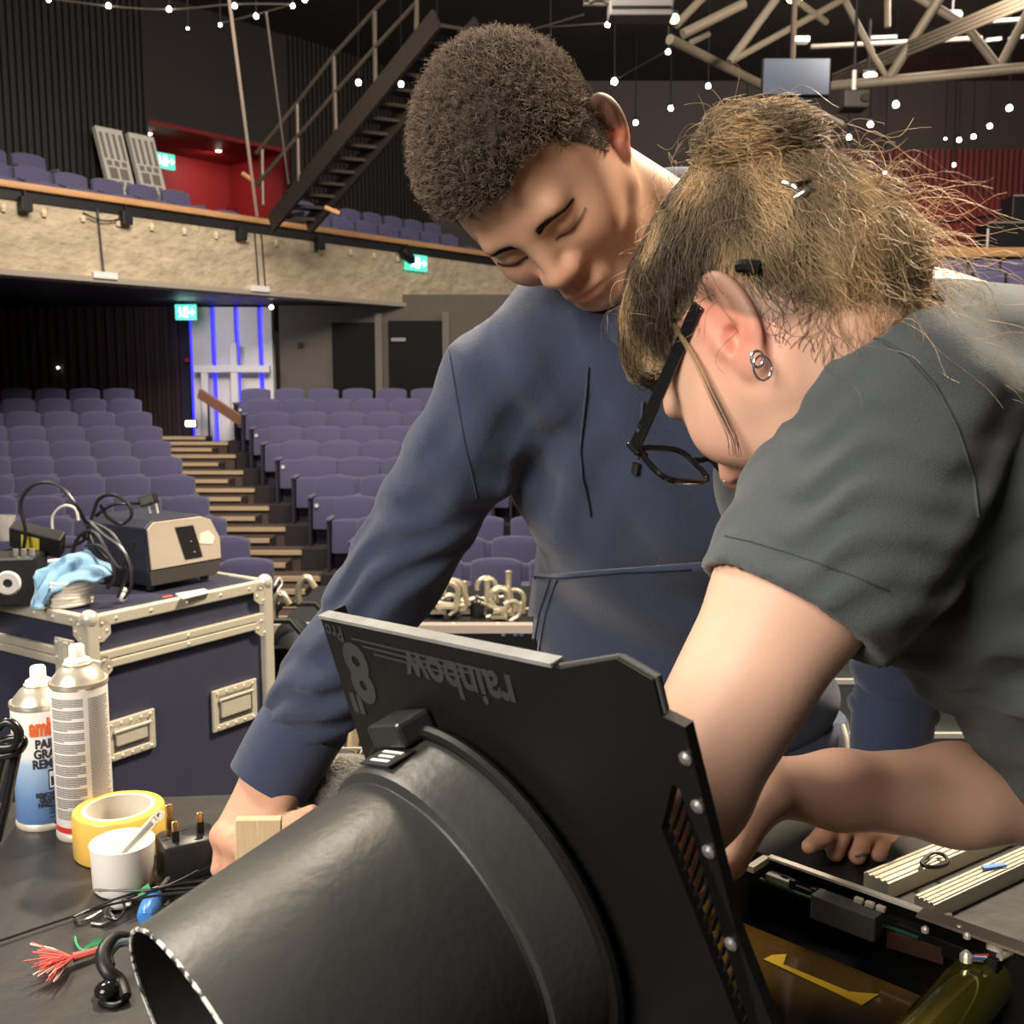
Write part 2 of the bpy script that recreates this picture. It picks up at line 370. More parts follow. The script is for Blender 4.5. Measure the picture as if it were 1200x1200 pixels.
for i, (s, o) in enumerate(((sfor(190, WO + .5), .5), (sfor(268, WO + .7), .7))):
    q = bp(s, WO + o, 5.93); t = thing('downlight', f'{("left", "right")[i]} spotlight in the red lobby soffit', 'spotlight', q, 0, 'lobby spotlights')
    MB().lathe([(.0, .0), (.05, 0), (.06, .06), (.0, .06)], q, V((0, 0, 1)), 12).build('rim', M_white, t); MB().lathe([(0, -.02), (.05, -.01), (.05, .0)], q, V((0, 0, 1)), 12).build('bulb', M_bulb, t)
exit_sign(bp(sfor(206, WO + .7), WO + .7, 5.55), BU, 'green exit sign in the red lobby beside the white panels', .42, .27)
for i, s in enumerate((sfor(277, WO + .6), sfor(287, WO + .6))):
    tag(MB().tube([bp(s, WO + .6, ZT), bp(s, WO + .6, ZT + .95)], .02, 6).build('lobby_post', M_black), f'{("left", "right")[i]} dark post in front of the glowing red lobby wall', 'post', 'lobby posts')
# two white slotted panels leaning on the ribbed wall
for i, s in enumerate((sfor(163, 3.0), sfor(199, 3.0))):
    q = bp(s, 3.0, ZT + .22); t = thing('slotted_panel', f'{("left", "right")[i]} of the two tall white slotted panels leaning behind the balcony seats', 'panel', q, 0, 'white slotted panels')
    ex = BU; ey = (V((0, 0, 1)) + BN * .2 + BU * (-.1)).normalized(); ez = ex.cross(ey).normalized(); W, H = .47, 1.52
    MB().obox(q + ey * H / 2, ex * W / 2, ey * H / 2, ez * .05).build('board', mat('panel_cream', (.72, .68, .60), .6), t)
    M_slot = mat('slot_grey', (.25, .22, .19), .7)
    for a, b in ((.06, .34), (.66, .94)):
        for c in range(4):
            o = MB().obox(q + ey * H * (a + b) / 2 + ex * W * (-.36 + .24 * c), ex * W * .055, ey * H * (b - a) / 2, ez * .056).build('slot', M_slot, t)
    for rr in (.39, .61):
        for c in range(3): MB().obox(q + ey * H * rr + ex * W * (-.28 + .28 * c), ex * W * .09, ey * H * .028, ez * .056).build('slot', M_slot, t)
    for c in (-1, 1): MB().obox(q + ey * H * .5 + ex * W * .2 * c, ex * W * .15, ey * H * .06, ez * .056).build('slot', M_slot, t)

# --- under the circle
struct(MB().box((-11.5, 18.6, 1.0), (12.6, .2, 4)).build('wall_stalls_back', M_dark), 'very dark back wall under the balcony')
r = MB()
for i in range(60): r.box((-16 + .17 * i, 18.47, 1.0), (.07, .08, 3.8))
r.build('rib', mat('rib_dark_red', (.05, .022, .02), .6), bpy.data.objects['wall_stalls_back'], kind='stuff')
YW = 18.2
a = atY(230, 516, YW); b = atY(324, 516, YW)
zt = ZB - .08; z0 = .2
t = thing('lit_column_panel', 'white fluted panel with blue light strips at the top of the aisle steps', 'panel', ((a.x + b.x) / 2, YW, z0))
W = b.x - a.x
for i in range(4):
    x0 = a.x + W * (i + .06) / 3.45; x1 = a.x + W * (i + .86) / 3.45
    if i == 3: x1 = b.x
    MB().box(((x0 + x1) / 2, YW, (z0 + zt) / 2), (x1 - x0, .22, zt - z0)).build('white_panel', M_white, t, bevel=.01)
    MB().box((a.x + W * (i - .04) / 3.45 + .01, YW + .02, (z0 + zt) / 2), (.05, .12, zt - z0)).build('light_strip', M_blueled, t)
zc = 1.45 + (450 - 433) * YW / 1200
MB().box(((a.x + b.x) / 2 + .05, YW - .3, zc), (W * .92, .12, .12)).build('cross_beam', M_white, t, bevel=.01)
for x in (a.x + W * .2, a.x + W * .56): MB().box((x, YW - .3, zc / 2 + .1 + (.22 if x > a.x + W * .4 else 0)), (.12, .1, zc - .2 + (.44 if x > a.x + W * .4 else 0))).build('post', M_white, t, bevel=.01)
lamp('column_fill', 'AREA', (a.x + W * .3, YW - 1.9, 2.6), (a.x + W * .5, YW, 1.3), 15, (.92, .85, 1), .5)  # unseen lamp aimed down, added to brighten the white panel
struct(MB().box((b.x + 3.2, YW + .1, 1.4), (6.2, .2, 3.2)).build('wall_side_lobby', mat('grey_plaster', (.125, .108, .088), .8, var=.1)), 'grey plaster wall under the balcony')
for i, (p0, p1, y0, y1) in enumerate(((389, 442, 378, 456), (455, 520, 376, 446))):
    A_ = atY(p0, y0, YW - .02); B_ = atY(p1, y1, YW - .02)
    d_ = struct(MB().box(((A_.x + B_.x) / 2, YW - .02, (A_.z + B_.z) / 2 - .4), (B_.x - A_.x, .08, A_.z - B_.z + .8)).build(f'door_{i + 1}', mat('door_black', (.004, .004, .004), .6, spec=.2)), f'{("left", "right")[i]} dark doorway in the grey wall')
    MB().box((B_.x + .05, YW - .06, (A_.z + B_.z) / 2 - .3), (.12, .12, A_.z - B_.z + .9)).build('door_frame', mat('frame_grey', (.17, .15, .125), .7), d_)
q = atY(352, 404, YW - .04); tag(MB().box(q, (.09, .04, .09)).build('wall_switch', M_black), 'small black box on the grey wall under the balcony', 'switch')
q = atY(467, 398, YW - .08); tag(MB().box(q, (.25, .05, .06)).build('door_closer', mat('closer', (.3, .28, .25), .5)), 'grey door closer on the right dark doorway', 'door closer')
q = atY(218, 366, 17.3); exit_sign(V((q.x, q.y, q.z)), V((1, 0, 0)), 'green exit sign under the balcony above the white lit panel', .34, .25)
for s_ in (-.12, .12): MB().tube([V((q.x + s_, q.y, q.z + .12)), V((q.x + s_, q.y, ZB - .03))], .008, 6).build('hanger', M_black, bpy.data.objects['exit_sign.002'])
A_ = atY(234, 461, 17.2); B_ = atY(302, 506, 16.4); t = thing('handrail', 'sloping wooden handrail at the top of the aisle steps', 'handrail', (A_.x, A_.y, A_.z))
MB().bar(A_, B_, .06, .16).build('rail', mat('handrail_wood', (.30, .15, .09), .5), t)
for f_ in (.15, .9): q = A_.lerp(B_, f_); MB().tube([q, V((q.x, q.y, .2))], .02, 6).build('post', M_black, t)
q = atY(222, 497, 17.0); t = thing('floor_light', 'small glowing floor lamp left of the top of the steps', 'lamp', q)
MB().box(q + V((0, .04, 0)), (.22, .08, .13)).build('housing', M_black, t); MB().box(q + V((.02, -.01, .01)), (.15, .03, .09)).build('lens', M_bulbd, t)
for i, (px, py) in enumerate(((48, 338), (149, 346), (318, 360), (68, 431))):
    q = atY(px, py, 17.0 if py < 400 else 18.4); t = thing('soffit_light', f'{ordn[i]} from the left of the tiny downlights in the dark under the balcony' if i < 3 else 'tiny dim light on the dark wall behind the left stalls', 'downlight', q, 0, 'downlights under the balcony')
    MB().ball(q, .036 if i < 3 else .02, 10).build('bulb', M_bulbd, t); MB().tube([q, V((q.x, q.y, ZB - .04))] if i < 3 else [q, q + V((0, .15, 0))], .01, 6).build('stem', M_black, t)
q = atY(219, 422, 18.4); tag(MB().ball(q, .045, 10).build('red_call_point', mat('call_red', (.6, .05, .05), .4)), 'small red round call point on the dark back wall', 'alarm')

# --- ceiling, side and far walls
struct(MB().box((0, 12, 8.3), (44, 36, .2)).build('ceiling', mat('ceiling_black', (.045, .036, .031), .8, var=.4, vscale=1)), 'black theatre ceiling')
YF = 24.0
struct(MB().box((6.5, YF + .1, 3.6), (20, .2, 9.6)).build('wall_far', mat('far_haze', (.052, .042, .038), .7)), 'dark far wall')  # brown lift paints the haze into the wall colour
r = MB(); rr = MB()
q0 = atY(1015, 280, YF).x
for i in range(78): (rr if q0 + .13 * i > q0 - .1 else r).box((q0 - 1 + .13 * i, YF - .06, 4.9), (.07, .1, 3.6))
far = bpy.data.objects['wall_far']
if r.v: r.build('rib', M_rib, far, kind='stuff')
rr.build('rib', M_ribred, far, kind='stuff')
struct(MB().box((q0 + 4, YF - .01, 4.2), (10, .06, 3.0)).build('wall_far_red', mat('far_red', (.20, .03, .03), .7)), 'red strip of far wall behind the ribs')
lamp('red_wash', 'SPOT', (8.9, YF - 1.2, 3.4), (9.1, YF, 4.6), 170, (1, .13, .09), .1, spot=120, blend=.9)
# far wooden rail and side block
ra = atY(1055, 297, 19.2); rb = atY(1280, 288, 19.2)
t = thing('far_balcony_rail', 'wooden rail in front of the red ribbed wall at far right', 'rail', (ra.x, 19.2, 3.0))
MB().box(((ra.x + rb.x) / 2, 19.2, (ra.z + rb.z) / 2 - .06), (rb.x - ra.x + 1, .3, .17)).build('top_rail', M_wood, t, bevel=.02)
MB().box(((ra.x + rb.x) / 2, 19.25, 3.0), (rb.x - ra.x + 1, .2, 1.5)).build('front_panel', M_carpet, t)
struct(MB().box((ra.x + 4.8, 21.6, 3.2), (9.6, 4.6, .2)).build('floor_far', M_carpet), 'floor behind the far wooden rail')
for k in range(3):
    yk = 18.5 - .75 * k; q = atY(1100, 303 + 14 * k, yk); zf = q.z - SEATH
    struct(MB().box((9.5, yk - .05, zf / 2 - .3), (8, .76, zf + .6)).build('floor_side_tier', M_carpet), 'tier of the side seating block')
    for j in range(5):
        x = atY(1062 + 3 * k, 300, yk).x + .3 + SP * j
        if 600 + 1200 * x / yk > 1225: break
        place_seat((x, yk, zf), 0, f'blue seat, {ordn[j]} from the left in the {("back", "middle", "front")[k]} row below the far wooden rail', 'seats of the far right block')
# control desks on the far side
for i, (p0, p1, y0, y1, lab) in enumerate(((1057, 1087, 268, 289, 'low black desk behind the far wooden rail'), (1150, 1215, 262, 286, 'black control desk with pale edge at the far right'), (1180, 1215, 231, 262, 'black monitor case on the control desk at far right'))):
    A_ = atY(p0, y0, 20.4); B_ = atY(p1, y1, 20.4); t = thing('control_desk' if i < 2 else 'monitor_case', lab, 'desk' if i < 2 else 'monitor', ((A_.x + B_.x) / 2, 20.4, B_.z - .5))
    zb = 3.3 if i < 2 else B_.z
    MB().box(((A_.x + B_.x) / 2, 20.4, (A_.z + zb) / 2), (B_.x - A_.x, .5, A_.z - zb)).build('body', M_black, t, bevel=.02)
    MB().box(((A_.x + B_.x) / 2, 20.13, A_.z - .02), (B_.x - A_.x, .04, .03)).build('top_edge', mat('desk_edge', (.3, .26, .22), .4), t)
A_ = atY(1158, 268, 20); tag(MB().tube([A_, V((A_.x, A_.y, 3.3))], .02, 6).build('microphone_stand', M_white), 'thin pale stand beside the far control desk', 'stand')
A_ = atY(1050, 270, 22.5); B_ = atY(1215, 245, 22.5); tag(MB().tube([A_, B_], .03, 6).build('far_handrail', M_black), 'thin dark handrail in front of the red ribbed wall', 'handrail')

# --- steel stair from the circle up to the grid
def sY(py): return 15.0 - (262 - py) * .0105       # comes nearer as it climbs
def sp_(px, py): return atY(px, py, sY(py + (0)))
t = thing('steel_stair', 'black steel stair with handrails climbing from the balcony to the ceiling grid', 'stair', sp_(335, 262))
M_sst = mat('stair_steel', (.035, .028, .022), .45, metal=.3)
M_srail = mat('stair_rail', (.10, .08, .06), .4, metal=.5)
b0, b1 = sp_(318, 262), sp_(512, 22)
wd = V((.82, .42, 0)) * .58
sd = (b1 - b0).normalized()
for off in (V((0, 0, 0)), wd): MB().bar(b0 + off, b1 + off, .05, .26).build('stringer', M_sst, t)
n = 15
for i in range(n):
    q = b0.lerp(b1, (i + .4) / n); MB().obox(q + wd / 2 + V((0, 0, .02)), wd / 2, V((sd.x, sd.y, 0)).normalized() * .13, V((0, 0, .02))).build('tread', M_sst, t)
def railing(off):
    for p0, p1 in (((307, 171), (308, 240)), ((348, 121), (350, 213)), ((391, 65), (394, 165)), ((439, 12), (440, 112)), ((489, -40), (488, 56))):
        qa = sp_(*p1); d0 = qa.y; MB().tube([qa + off, atY(p0[0], p0[1], d0) + off], .03, 8).build('post', M_srail, t)
    mk = lambda pts: MB().tube([atY(x, y, sY(yy)) + off for x, y, yy in pts], .028, 8)
    mk([(300, 180, 240), (348, 121, 213), (391, 65, 165), (439, 12, 112), (489, -40, 56)]).build('handrail', M_srail, t)
    mk([(300, 217, 240), (347, 162, 213), (393, 108, 165), (439, 56, 112), (489, 2, 56)]).build('mid_rail', M_srail, t)
railing(V((0, 0, 0)))
# ropes
for i, (x0, y0, x1, y1) in enumerate(((266, -20, 301, 253), (312, 15, 338, 215))):
    tag(MB().tube([atY(x0, y0, 12.5), atY(x1, y1, 14.6)], .022 if i == 0 else .014, 6).build('hanging_rope', mat('rope', (.35, .27, .22), .8) if i == 0 else mat('rope_dark', (.16, .13, .12), .8)), ('pale rope hanging from the ceiling to the balcony rail left of the stair', 'thin darker rope hanging behind the stair rail')[i], 'rope')
q = atY(293, 210, 14.6); tag(MB().tube([atY(284, 203, 14.6), atY(297, 212, 14.6)], .03, 6).build('wooden_batten', M_wood), 'short wooden batten at the foot of the pale rope', 'batten')
tag(MB().tube([atY(381, 243, 14.6), atY(398, 250, 14.6)], .03, 6).build('wooden_batten', M_wood), 'short wooden batten right of the stair foot', 'batten')

# --- ceiling lamps
LAMPS = [(127, 8, 1), (198, 12, 1), (275, 8, 1), (300, 20, 1), (343, 8, .9), (258, 30, .7), (220, 34, .5), (57, 1, .8), (470, 100, 1.1), (420, 98, 1.1), (512, 32, 1.3), (645, 62, 1.1), (720, 97, 1.3), (712, 30, 1), (783, 62, 1), (786, 128, 1), (745, 145, 1), (830, 102, 1), (910, 138, 1), (875, 158, .9), (995, 162, 1), (1020, 147, 1.1), (1050, 124, 1.3), (1124, 165, .9), (1141, 161, .9), (1160, 149, 1), (1183, 128, 1.2), (1037, 203, .6), (1118, 194, .7), (1108, 163, .4), (357, 1, 1)]
for i, (px, py, s) in enumerate(sorted(LAMPS)):
    Y = min(23, 1200 * 5.3 / (450 - py)); q = atY(px, py, Y); r = .034 * s * Y / 15
    nb = 'left of the steel stair' if px < 400 else 'between stair and man' if px < 600 else 'above the two people' if px < 850 else 'at upper right'
    t = thing('ceiling_lamp', f'small bright ceiling lamp {nb}, {ordn[i]} from the left of all', 'lamp', q, 0, 'bright ceiling lamps')
    MB().lathe([(0, -.35 * r), (r * .8, -.2 * r), (r, .4 * r), (.6 * r, 1.3 * r), (0, 1.4 * r)], q, V((0, .25, 1)), 12).build('bulb', M_bulb, t, smooth=True)
    MB().lathe([(.7 * r, 1.2 * r), (r * 1.05, 1.3 * r), (r * .9, 2.4 * r), (0, 2.5 * r)], q, V((0, .25, 1)), 12).build('holder', M_black, t, smooth=True)
    MB().tube([q + V((0, .25, 1)) * 2.3 * r, V((q.x, q.y + .1, 8.2))], .012, 5).build('stem', M_black, t)
# cables slung between lamps
CABM = mat('slung_cable', (.10, .085, .07), .7)
for i, pts in enumerate((((57, 1), (127, 10), (198, 14), (275, 8), (343, 8)), ((258, 30), (300, 20), (343, 8)), ((720, 97), (783, 62)), ((712, 30), (640, 35)), ((600, 45), (684, 20)))):
    tag(MB().tube(catmull([atY(x, y - 3, min(23, 1200 * 5.3 / (450 - y))) for x, y in pts], 6), .013, 5).build('lamp_cable', CABM), ('long thin cable slung along the lamps at top left', 'short thin cable linking two lamps left of the stair', 'thin cable linking two lamps above the bun', 'short thin cable beside the batten light', 'thin cable above the man\'s head')[i], 'cable')

# --- grid steel at upper right
def truss(name, label, segs, Y0, r):
    a, b = segs[0][0], segs[0][1]
    t = thing(name, label, 'truss', atY(a[0], a[1], Y0))
    for k, s in enumerate(segs):
        ya = Y0 + (s[2] if len(s) > 2 else 0); yb = Y0 + (s[3] if len(s) > 3 else 0); rr = r * (s[4] if len(s) > 4 else 1)
        MB().tube([atY(s[0][0], s[0][1], ya), atY(s[1][0], s[1][1], yb)], rr, 10).build('tube', M_steel, t, smooth=True)
truss('roof_truss', 'grey tubular roof truss above the hanging screen', [((785, 46), (985, 146), 0, 3), ((800, 40), (872, 4), .3, .5), ((855, 73), (912, -5), .3, .5, .85), ((860, 70), (990, -2), .3, 1, .7), ((792, 30), (845, -25), .3, .5, .8), ((935, 2), (968, 26), .5, 1, .7), ((810, 50), (830, 40), .3, .5, .6)], 11.5, .055)
truss('roof_truss', 'grey tubular roof truss running to the right edge', [((975, 101), (1215, 78), .8, -.3, 1.05), ((1041, 93), (1103, -5), .5, 0, 1), ((1170, 82), (1215, -5), .2, 0, 1), ((1172, 82), (1132, 30), .2, .2, .9), ((1132, 30), (1072, -6), .2, .2, .9), ((1022, 62), (990, 0), .5, .5, .7), ((1041, 93), (1020, 60), .5, .5, .6), ((1040, 0), (1040, 32), .6, .6, .7), ((950, 55), (1150, 45), 2, 2, .6)], 12.5, .058)
truss('roof_truss', 'pale lattice truss at the top edge above the man', [((684, -4), (790, -2), 0, 0), ((690, 2), (715, -8), 0, 0, .6), ((700, -4), (722, 6), 0, 0, .6), ((718, 4), (735, -8), 0, 0, .6), ((684, 4), (780, 6), .3, .3, .6)], 10.5, .05)
for i in range(4):
    tag(MB().tube([atY(976, 88 + 4.2 * i, 16), atY(1215, -14 + 5.2 * i, 9.5)], .02, 6).build('grid_cable', mat('grid_cable', (.20, .165, .13), .6)), f'{ordn[i]} from the top of four parallel cables at upper right', 'cable', 'parallel cables')
for i, (p0, p1) in enumerate((((1150, 26), (1215, 22)), ((1155, 48), (1172, 46)), ((1183, 45), (1215, 42)), ((1018, 45), (1050, 44)))):
    a, b = atY(*p0, 14), atY(*p1, 14); tag(MB().bar(a, b, .08, .04).build('ceiling_bar', mat('bar_pale', (.3, .28, .24), .5)), ('long pale ceiling bar at the top right edge', 'tiny pale ceiling bar left of another at upper right', 'short pale ceiling bar at the right edge', 'short pale bar behind the four parallel cables')[i], 'bar', 'pale ceiling bars')
for i, (px, py, w_) in enumerate(((1120, 17, 16), (1020, 88, 16), (931, 0, 18))):
    q = atY(px, py, 13.5); k = w_ / 1200 * 13.5; t = thing('floodlight', f'warm oval floodlight {("at the top right corner", "right of the hanging screen", "at the top edge above the screen")[i]}', 'floodlight', q)
    MB().ball(q, (k / 2, .05, k * .22), 12).build('lens', mat('flood_glow', (1, .9, .6), .4, emit=(1, .85, .45), estr=3.5), t); MB().box(q + V((0, .1, .04)), (k * 1.1, .14, k * .4)).build('housing', M_black, t, bevel=.02)
    MB().tube([q + V((0, .1, .05)), q + V((0, .1, .7))], .02, 6).build('bracket', M_black, t)
# hanging screen, projector and batten
A_ = atY(893, 69, 10.5); B_ = atY(971, 114, 10.5); c = (A_ + B_) / 2; W, H = B_.x - A_.x, A_.z - B_.z
t = thing('hanging_screen', 'flat grey screen hanging from a pole near the roof truss', 'screen', c)
MB().box(c, (W, .07, H)).build('casing', M_black, t, bevel=.012)
MB().box(c + V((0, -.037, .004)), (W * .96, .01, H * .92)).build('display', mat('screen_grey', (.10, .11, .135), 1.0, emit=(.30, .33, .40), estr=.35, spec=.0), t)
MB().tube([c + V((-.02, .05, 0)), V((c.x - .02, c.y + .05, 8.2))], .03, 8).build('pole', M_srail, t); MB().box(c + V((.05, .02, H * .5 + .18)), (.14, .1, .05)).build('clamp', M_white, t); MB().box(c + V((0, 0, -H / 2 - .03)), (.16, .06, .02)).build('sensor_bar', mat('sensor', (.4, .4, .42), .4), t)
q = atY(1000, 119, 12.5); t = thing('hanging_projector', 'dark boxy projector hanging below the truss beside the screen', 'projector', q)
MB().box(q, (.30, .3, .2)).build('body', mat('projector_grey', (.05, .045, .04), .5), t, bevel=.02); MB().tube([q + V((0, 0, .1)), q + V((0, 0, .35))], .025, 8).build('pole', M_white, t); MB().tube([q + V((0, 0, .35)), V((q.x, q.y, 8.2))], .02, 8).build('drop_tube', M_black, t); MB().lathe([(0, 0), (.05, 0), (.05, .05), (0, .05)], q + V((.08, -.15, 0)), V((0, -1, 0)), 12).build('lens', M_black, t)
q = atY(750, 14, 10.2); t = thing('batten_light', 'grey rectangular batten light fitting at the top edge', 'light fitting', q)
MB().box(q, (.6, .25, .14)).build('body', mat('batten_grey', (.28, .26, .24), .5), t, bevel=.015); MB().box(q + V((0, -.13, 0)), (.55, .02, .02)).build('slot', M_black, t)
for s_ in (-1, 1): MB().tube([q + V((s_ * .25, 0, .06)), q + V((s_ * .25, 0, .5))], .015, 6).build('hanger', M_steel, t)
q = atY(790, 22, 10.4); t = thing('par_lamp', 'small lit lamp beside the grey batten fitting', 'lamp', q)
MB().ball(q, .05, 10).build('bulb', mat('flood_glow', (1, .9, .6)), t); MB().box(q + V((0, .06, .03)), (.09, .08, .12)).build('housing', M_black, t)
# ================================================================== TABLE AND PROPS
ZTAB = .935
M_table = mat('table_black', (.019, .018, .0175), .38, bump=.12, bscale=25, var=.5, vscale=14, detail=8)
M_alu = mat('aluminium', (.78, .73, .60), .38, metal=.45, bump=.1, bscale=80)
M_navy = mat('case_navy', (.040, .042, .075), .5, bump=.1, bscale=200, var=.12)
M_rivet = mat('rivet', (.88, .85, .76), .25, metal=.5)
M_rubber = mat('black_rubber', (.012, .012, .012), .42)
M_plastic = mat('black_plastic', (.020, .020, .021), .35)
t = thing('work_table', 'black scuffed work table holding the tools in front', 'table', (.1, .8, 0))
MB().prism([(-.95, .30), (.60, .30), (.60, 1.33), (-.95, 1.19)], (0, 0, ZTAB - .035), V((1, 0, 0)), V((0, 1, 0)), V((0, 0, .035))).build('table_top', M_table, t, bevel=.004)
for x, y in ((-.88, .38), (.54, .38), (.54, 1.24), (-.88, 1.12)): MB().box((x, y, (ZTAB - .035) / 2), (.06, .06, ZTAB - .035)).build('leg', M_black, t)
MB().box((-.17, .42, ZTAB - .09), (1.4, .03, .1)).build('apron', M_black, t)
def on(px, py, dz=0): return atZ(px, py, ZTAB + dz)

# --- spray cans
def wrap_text(s, size, c, r, ang, z, m, parent, name, bold=0., sx=1.):
    me = text_mesh(s, size, .0003, bold)
    for v in me.vertices:
        a = ang + v.co.x * sx / r; rr = r + .0004 + v.co.z; v.co = V((c.x + rr * math.cos(a), c.y + rr * math.sin(a), c.z + z + v.co.y))
    return put(name, me, m, parent)
def can(c, r, h, label, body):
    t = thing('spray_can', label, 'spray can', c, 0, 'spray cans on the table'); Z = V((0, 0, 1))
    b = MB().lathe([(0, .003), (r * .9, .002), (r, .006), (r, h)], c, Z, 40).build('body', body, t, smooth=True)
    MB().lathe([(r * 1.0, 0), (r * 1.03, .002), (r * 1.03, .006), (r, .008)], c, Z, 40).build('bottom_rim', M_alu, t, smooth=True)
    MB().lathe([(r * 1.0, h - .001), (r * 1.04, h + .002), (r * 1.03, h + .006), (r * .95, h + .005), (r * .86, h + .011), (r * .66, h + .019), (r * .50, h + .022), (r * .52, h + .025), (r * .44, h + .026)], c, Z, 40).build('dome', mat('can_dome', (.80, .75, .62), .3, metal=.7), t, smooth=True)
    n = MB().lathe([(r * .46, h + .024), (r * .45, h + .029), (r * .28, h + .032), (r * .27, h + .044), (r * .22, h + .046), (0, h + .046)], c, Z, 24).build('nozzle', mat('nozzle_white', (.85, .83, .76), .45), t, smooth=True)
    return t
def can_mat(name, kind):
    m = bpy.data.materials.new(name); m.use_nodes = True; nt = m.node_tree; b = nt.nodes['Principled BSDF']; b.inputs['Roughness'].default_value = .3
    tc = nt.nodes.new('ShaderNodeTexCoord'); sx = nt.nodes.new('ShaderNodeSeparateXYZ'); nt.links.new(tc.outputs['Generated'], sx.inputs[0])
    r = nt.nodes.new('ShaderNodeValToRGB'); nt.links.new(sx.outputs[2], r.inputs[0]); e = r.color_ramp.elements
    if kind == 'blue':
        e[0].position = 0; e[0].color = (.10, .20, .46, 1); e[1].position = .62; e[1].color = (.86, .86, .84, 1)
        x = e.new(.55); x.color = (.42, .58, .80, 1); x = e.new(.25); x.color = (.16, .30, .58, 1)
    else:
        r.color_ramp.interpolation = 'CONSTANT'; e[0].position = 0; e[0].color = (.84, .82, .78, 1); e[1].position = .5; e[1].color = (.84, .82, .78, 1)
        x = e.new(.045); x.color = (.72, .05, .04, 1); x = e.new(.085); x.color = (.84, .82, .78, 1)
    nt.links.new(r.outputs[0], b.inputs['Base Color']); return m
cB = on(88, 988) + V((0, .031, 0)); cA = on(40, 975) + V((0, .032, 0))
tA = can(cA, .032, .143, 'shorter white and blue spray can with orange and black lettering', can_mat('can_blue', 'blue'))
tB = can(cB, .031, .176, 'taller white spray can covered in small print with a red band', can_mat('can_white', 'red'))
def face_ang(c): return math.atan2(CAM.y - c.y, CAM.x - c.x)
M_or = mat('print_orange', (.80, .13, .03), .4); M_pk = mat('print_black', (.03, .03, .04), .5)
aA = face_ang(cA) + .42
MB_ = [('ambersil', .028, .134, M_or, .0012), ('PAINT &', .0145, .113, M_pk, .0005), ('GRAFFITI', .0145, .100, M_pk, .0005), ('REMOVER', .0145, .087, M_pk, .0005), ('REMOVES PAINT &', .0078, .047, M_pk, .0003), ('GRAFFITI FROM', .0078, .0405, M_pk, .0003), ('HARD SURFACES', .0078, .034, M_pk, .0003), ('400ml', .006, .008, M_pk, .0003)]
for s, sz, z, m, bd in MB_: wrap_text(s, sz, cA, .032, aA, z * .92, m, tA, 'lettering', bd, .55 if sz > .02 else .78 if sz > .01 else .72)
def wrap_patch(c, r, a0, a1, z0, z1, m, parent, name, n=8, off=.0003):
    b = MB(); vs = []
    for i in range(n + 1):
        a = a0 + (a1 - a0) * i / n
        for z in (z0, z1):
            for k in (0, 1): vs.append((c.x + (r + off * k) * math.cos(a), c.y + (r + off * k) * math.sin(a), c.z + z))
    fs = []
    for i in range(n): j = 4 * i; fs += [(j + 1, j + 5, j + 7, j + 3), (j, j + 2, j + 6, j + 4), (j, j + 4, j + 5, j + 1), (j + 2, j + 3, j + 7, j + 6)]
    fs += [(0, 1, 3, 2), (4 * n, 4 * n + 2, 4 * n + 3, 4 * n + 1)]
    return b.add(vs, fs).build(name, m, parent)
wrap_patch(cA, .032, aA - .28, aA + .18, .049, .073, M_pk, tA, 'pictogram_frame')
wrap_patch(cA, .032, aA - .24, aA + .14, .0512, .0708, mat('print_pale', (.75, .74, .72), .5), tA, 'pictogram_field', off=.0005)
wrap_patch(cA, .032, aA - .20, aA + .04, .0535, .0645, M_pk, tA, 'pictogram_tool', off=.0007)
for z in (.028, .0255, .023, .0205, .016): wrap_patch(cA, .032, aA - .32 + .05 * random.random(), aA + .3, z - .0006, z + .0006, M_pk, tA, 'print_line', 6)
# dense print on the tall can: two columns of small lines
aB = face_ang(cB); pr = mat('print_grey', (.20, .19, .19), .6)
z = .166; blk = 0
while z > .024:
    gap = (blk % 7 == 6)
    if not gap: wrap_patch(cB, .031, aB - 1.15, aB - 1.15 + (1.25 if blk % 7 != 5 else .5 + random.random() * .6), z - .00055, z + .00055, pr, tB, 'print_line', 6)
    wrap_patch(cB, .031, aB + .28, aB + 1.2 - .2 * random.random(), z - .0004, z + .0004, pr, tB, 'print_line', 5)
    z -= .00185; blk += 1

# --- parcel tape, cup, tool
c = on(117, 1025) + V((0, .058, 0)); t = thing('tape_roll', 'yellow roll of parcel tape lying behind the white cup', 'tape', c)
MB().lathe([(.038, 0), (.0470, .001), (.0485, .003), (.0485, .048), (.0470, .050), (.038, .050), (.038, 0)], c, V((0, 0, 1)), 56).build('tape', mat('tape_yellow', (.74, .47, .10), .28, var=.08, sss=.15), t, smooth=True)
MB().lathe([(.034, .0005), (.0382, .0005), (.0382, .0505), (.034, .0505), (.034, .0005)], c, V((0, 0, 1)), 56).build('core', mat('tape_core', (.62, .58, .50), .7, var=.15, vscale=30), t, smooth=True)
c = on(134, 1055) + V((0, .027, 0)); t = thing('plastic_cup', 'small white plastic cup beside the tape roll', 'cup', c); cupc = c
MB().lathe([(0, .0005), (.027, .001), (.0300, .005), (.0314, .047), (.0320, .050), (.0305, .050), (.0297, .044), (.028, .012), (0, .010)], c, V((0, 0, 1)), 48).build('cup_body', mat('cup_white', (.80, .78, .73), .45), t, smooth=True)
MB().lathe([(0, .028), (.0290, .028), (.0292, .034), (0, .034)], c, V((0, 0, 1)), 32).build('contents', mat('cup_fill', (.86, .85, .80), .5), t)
a0 = c + V((.0, 0, .036)); a1 = P(193, 948, (c - CAM).dot(FW) + .015)
dr = (a1 - a0).normalized(); sd_ = dr.cross(FW).normalized(); n_ = dr.cross(sd_)
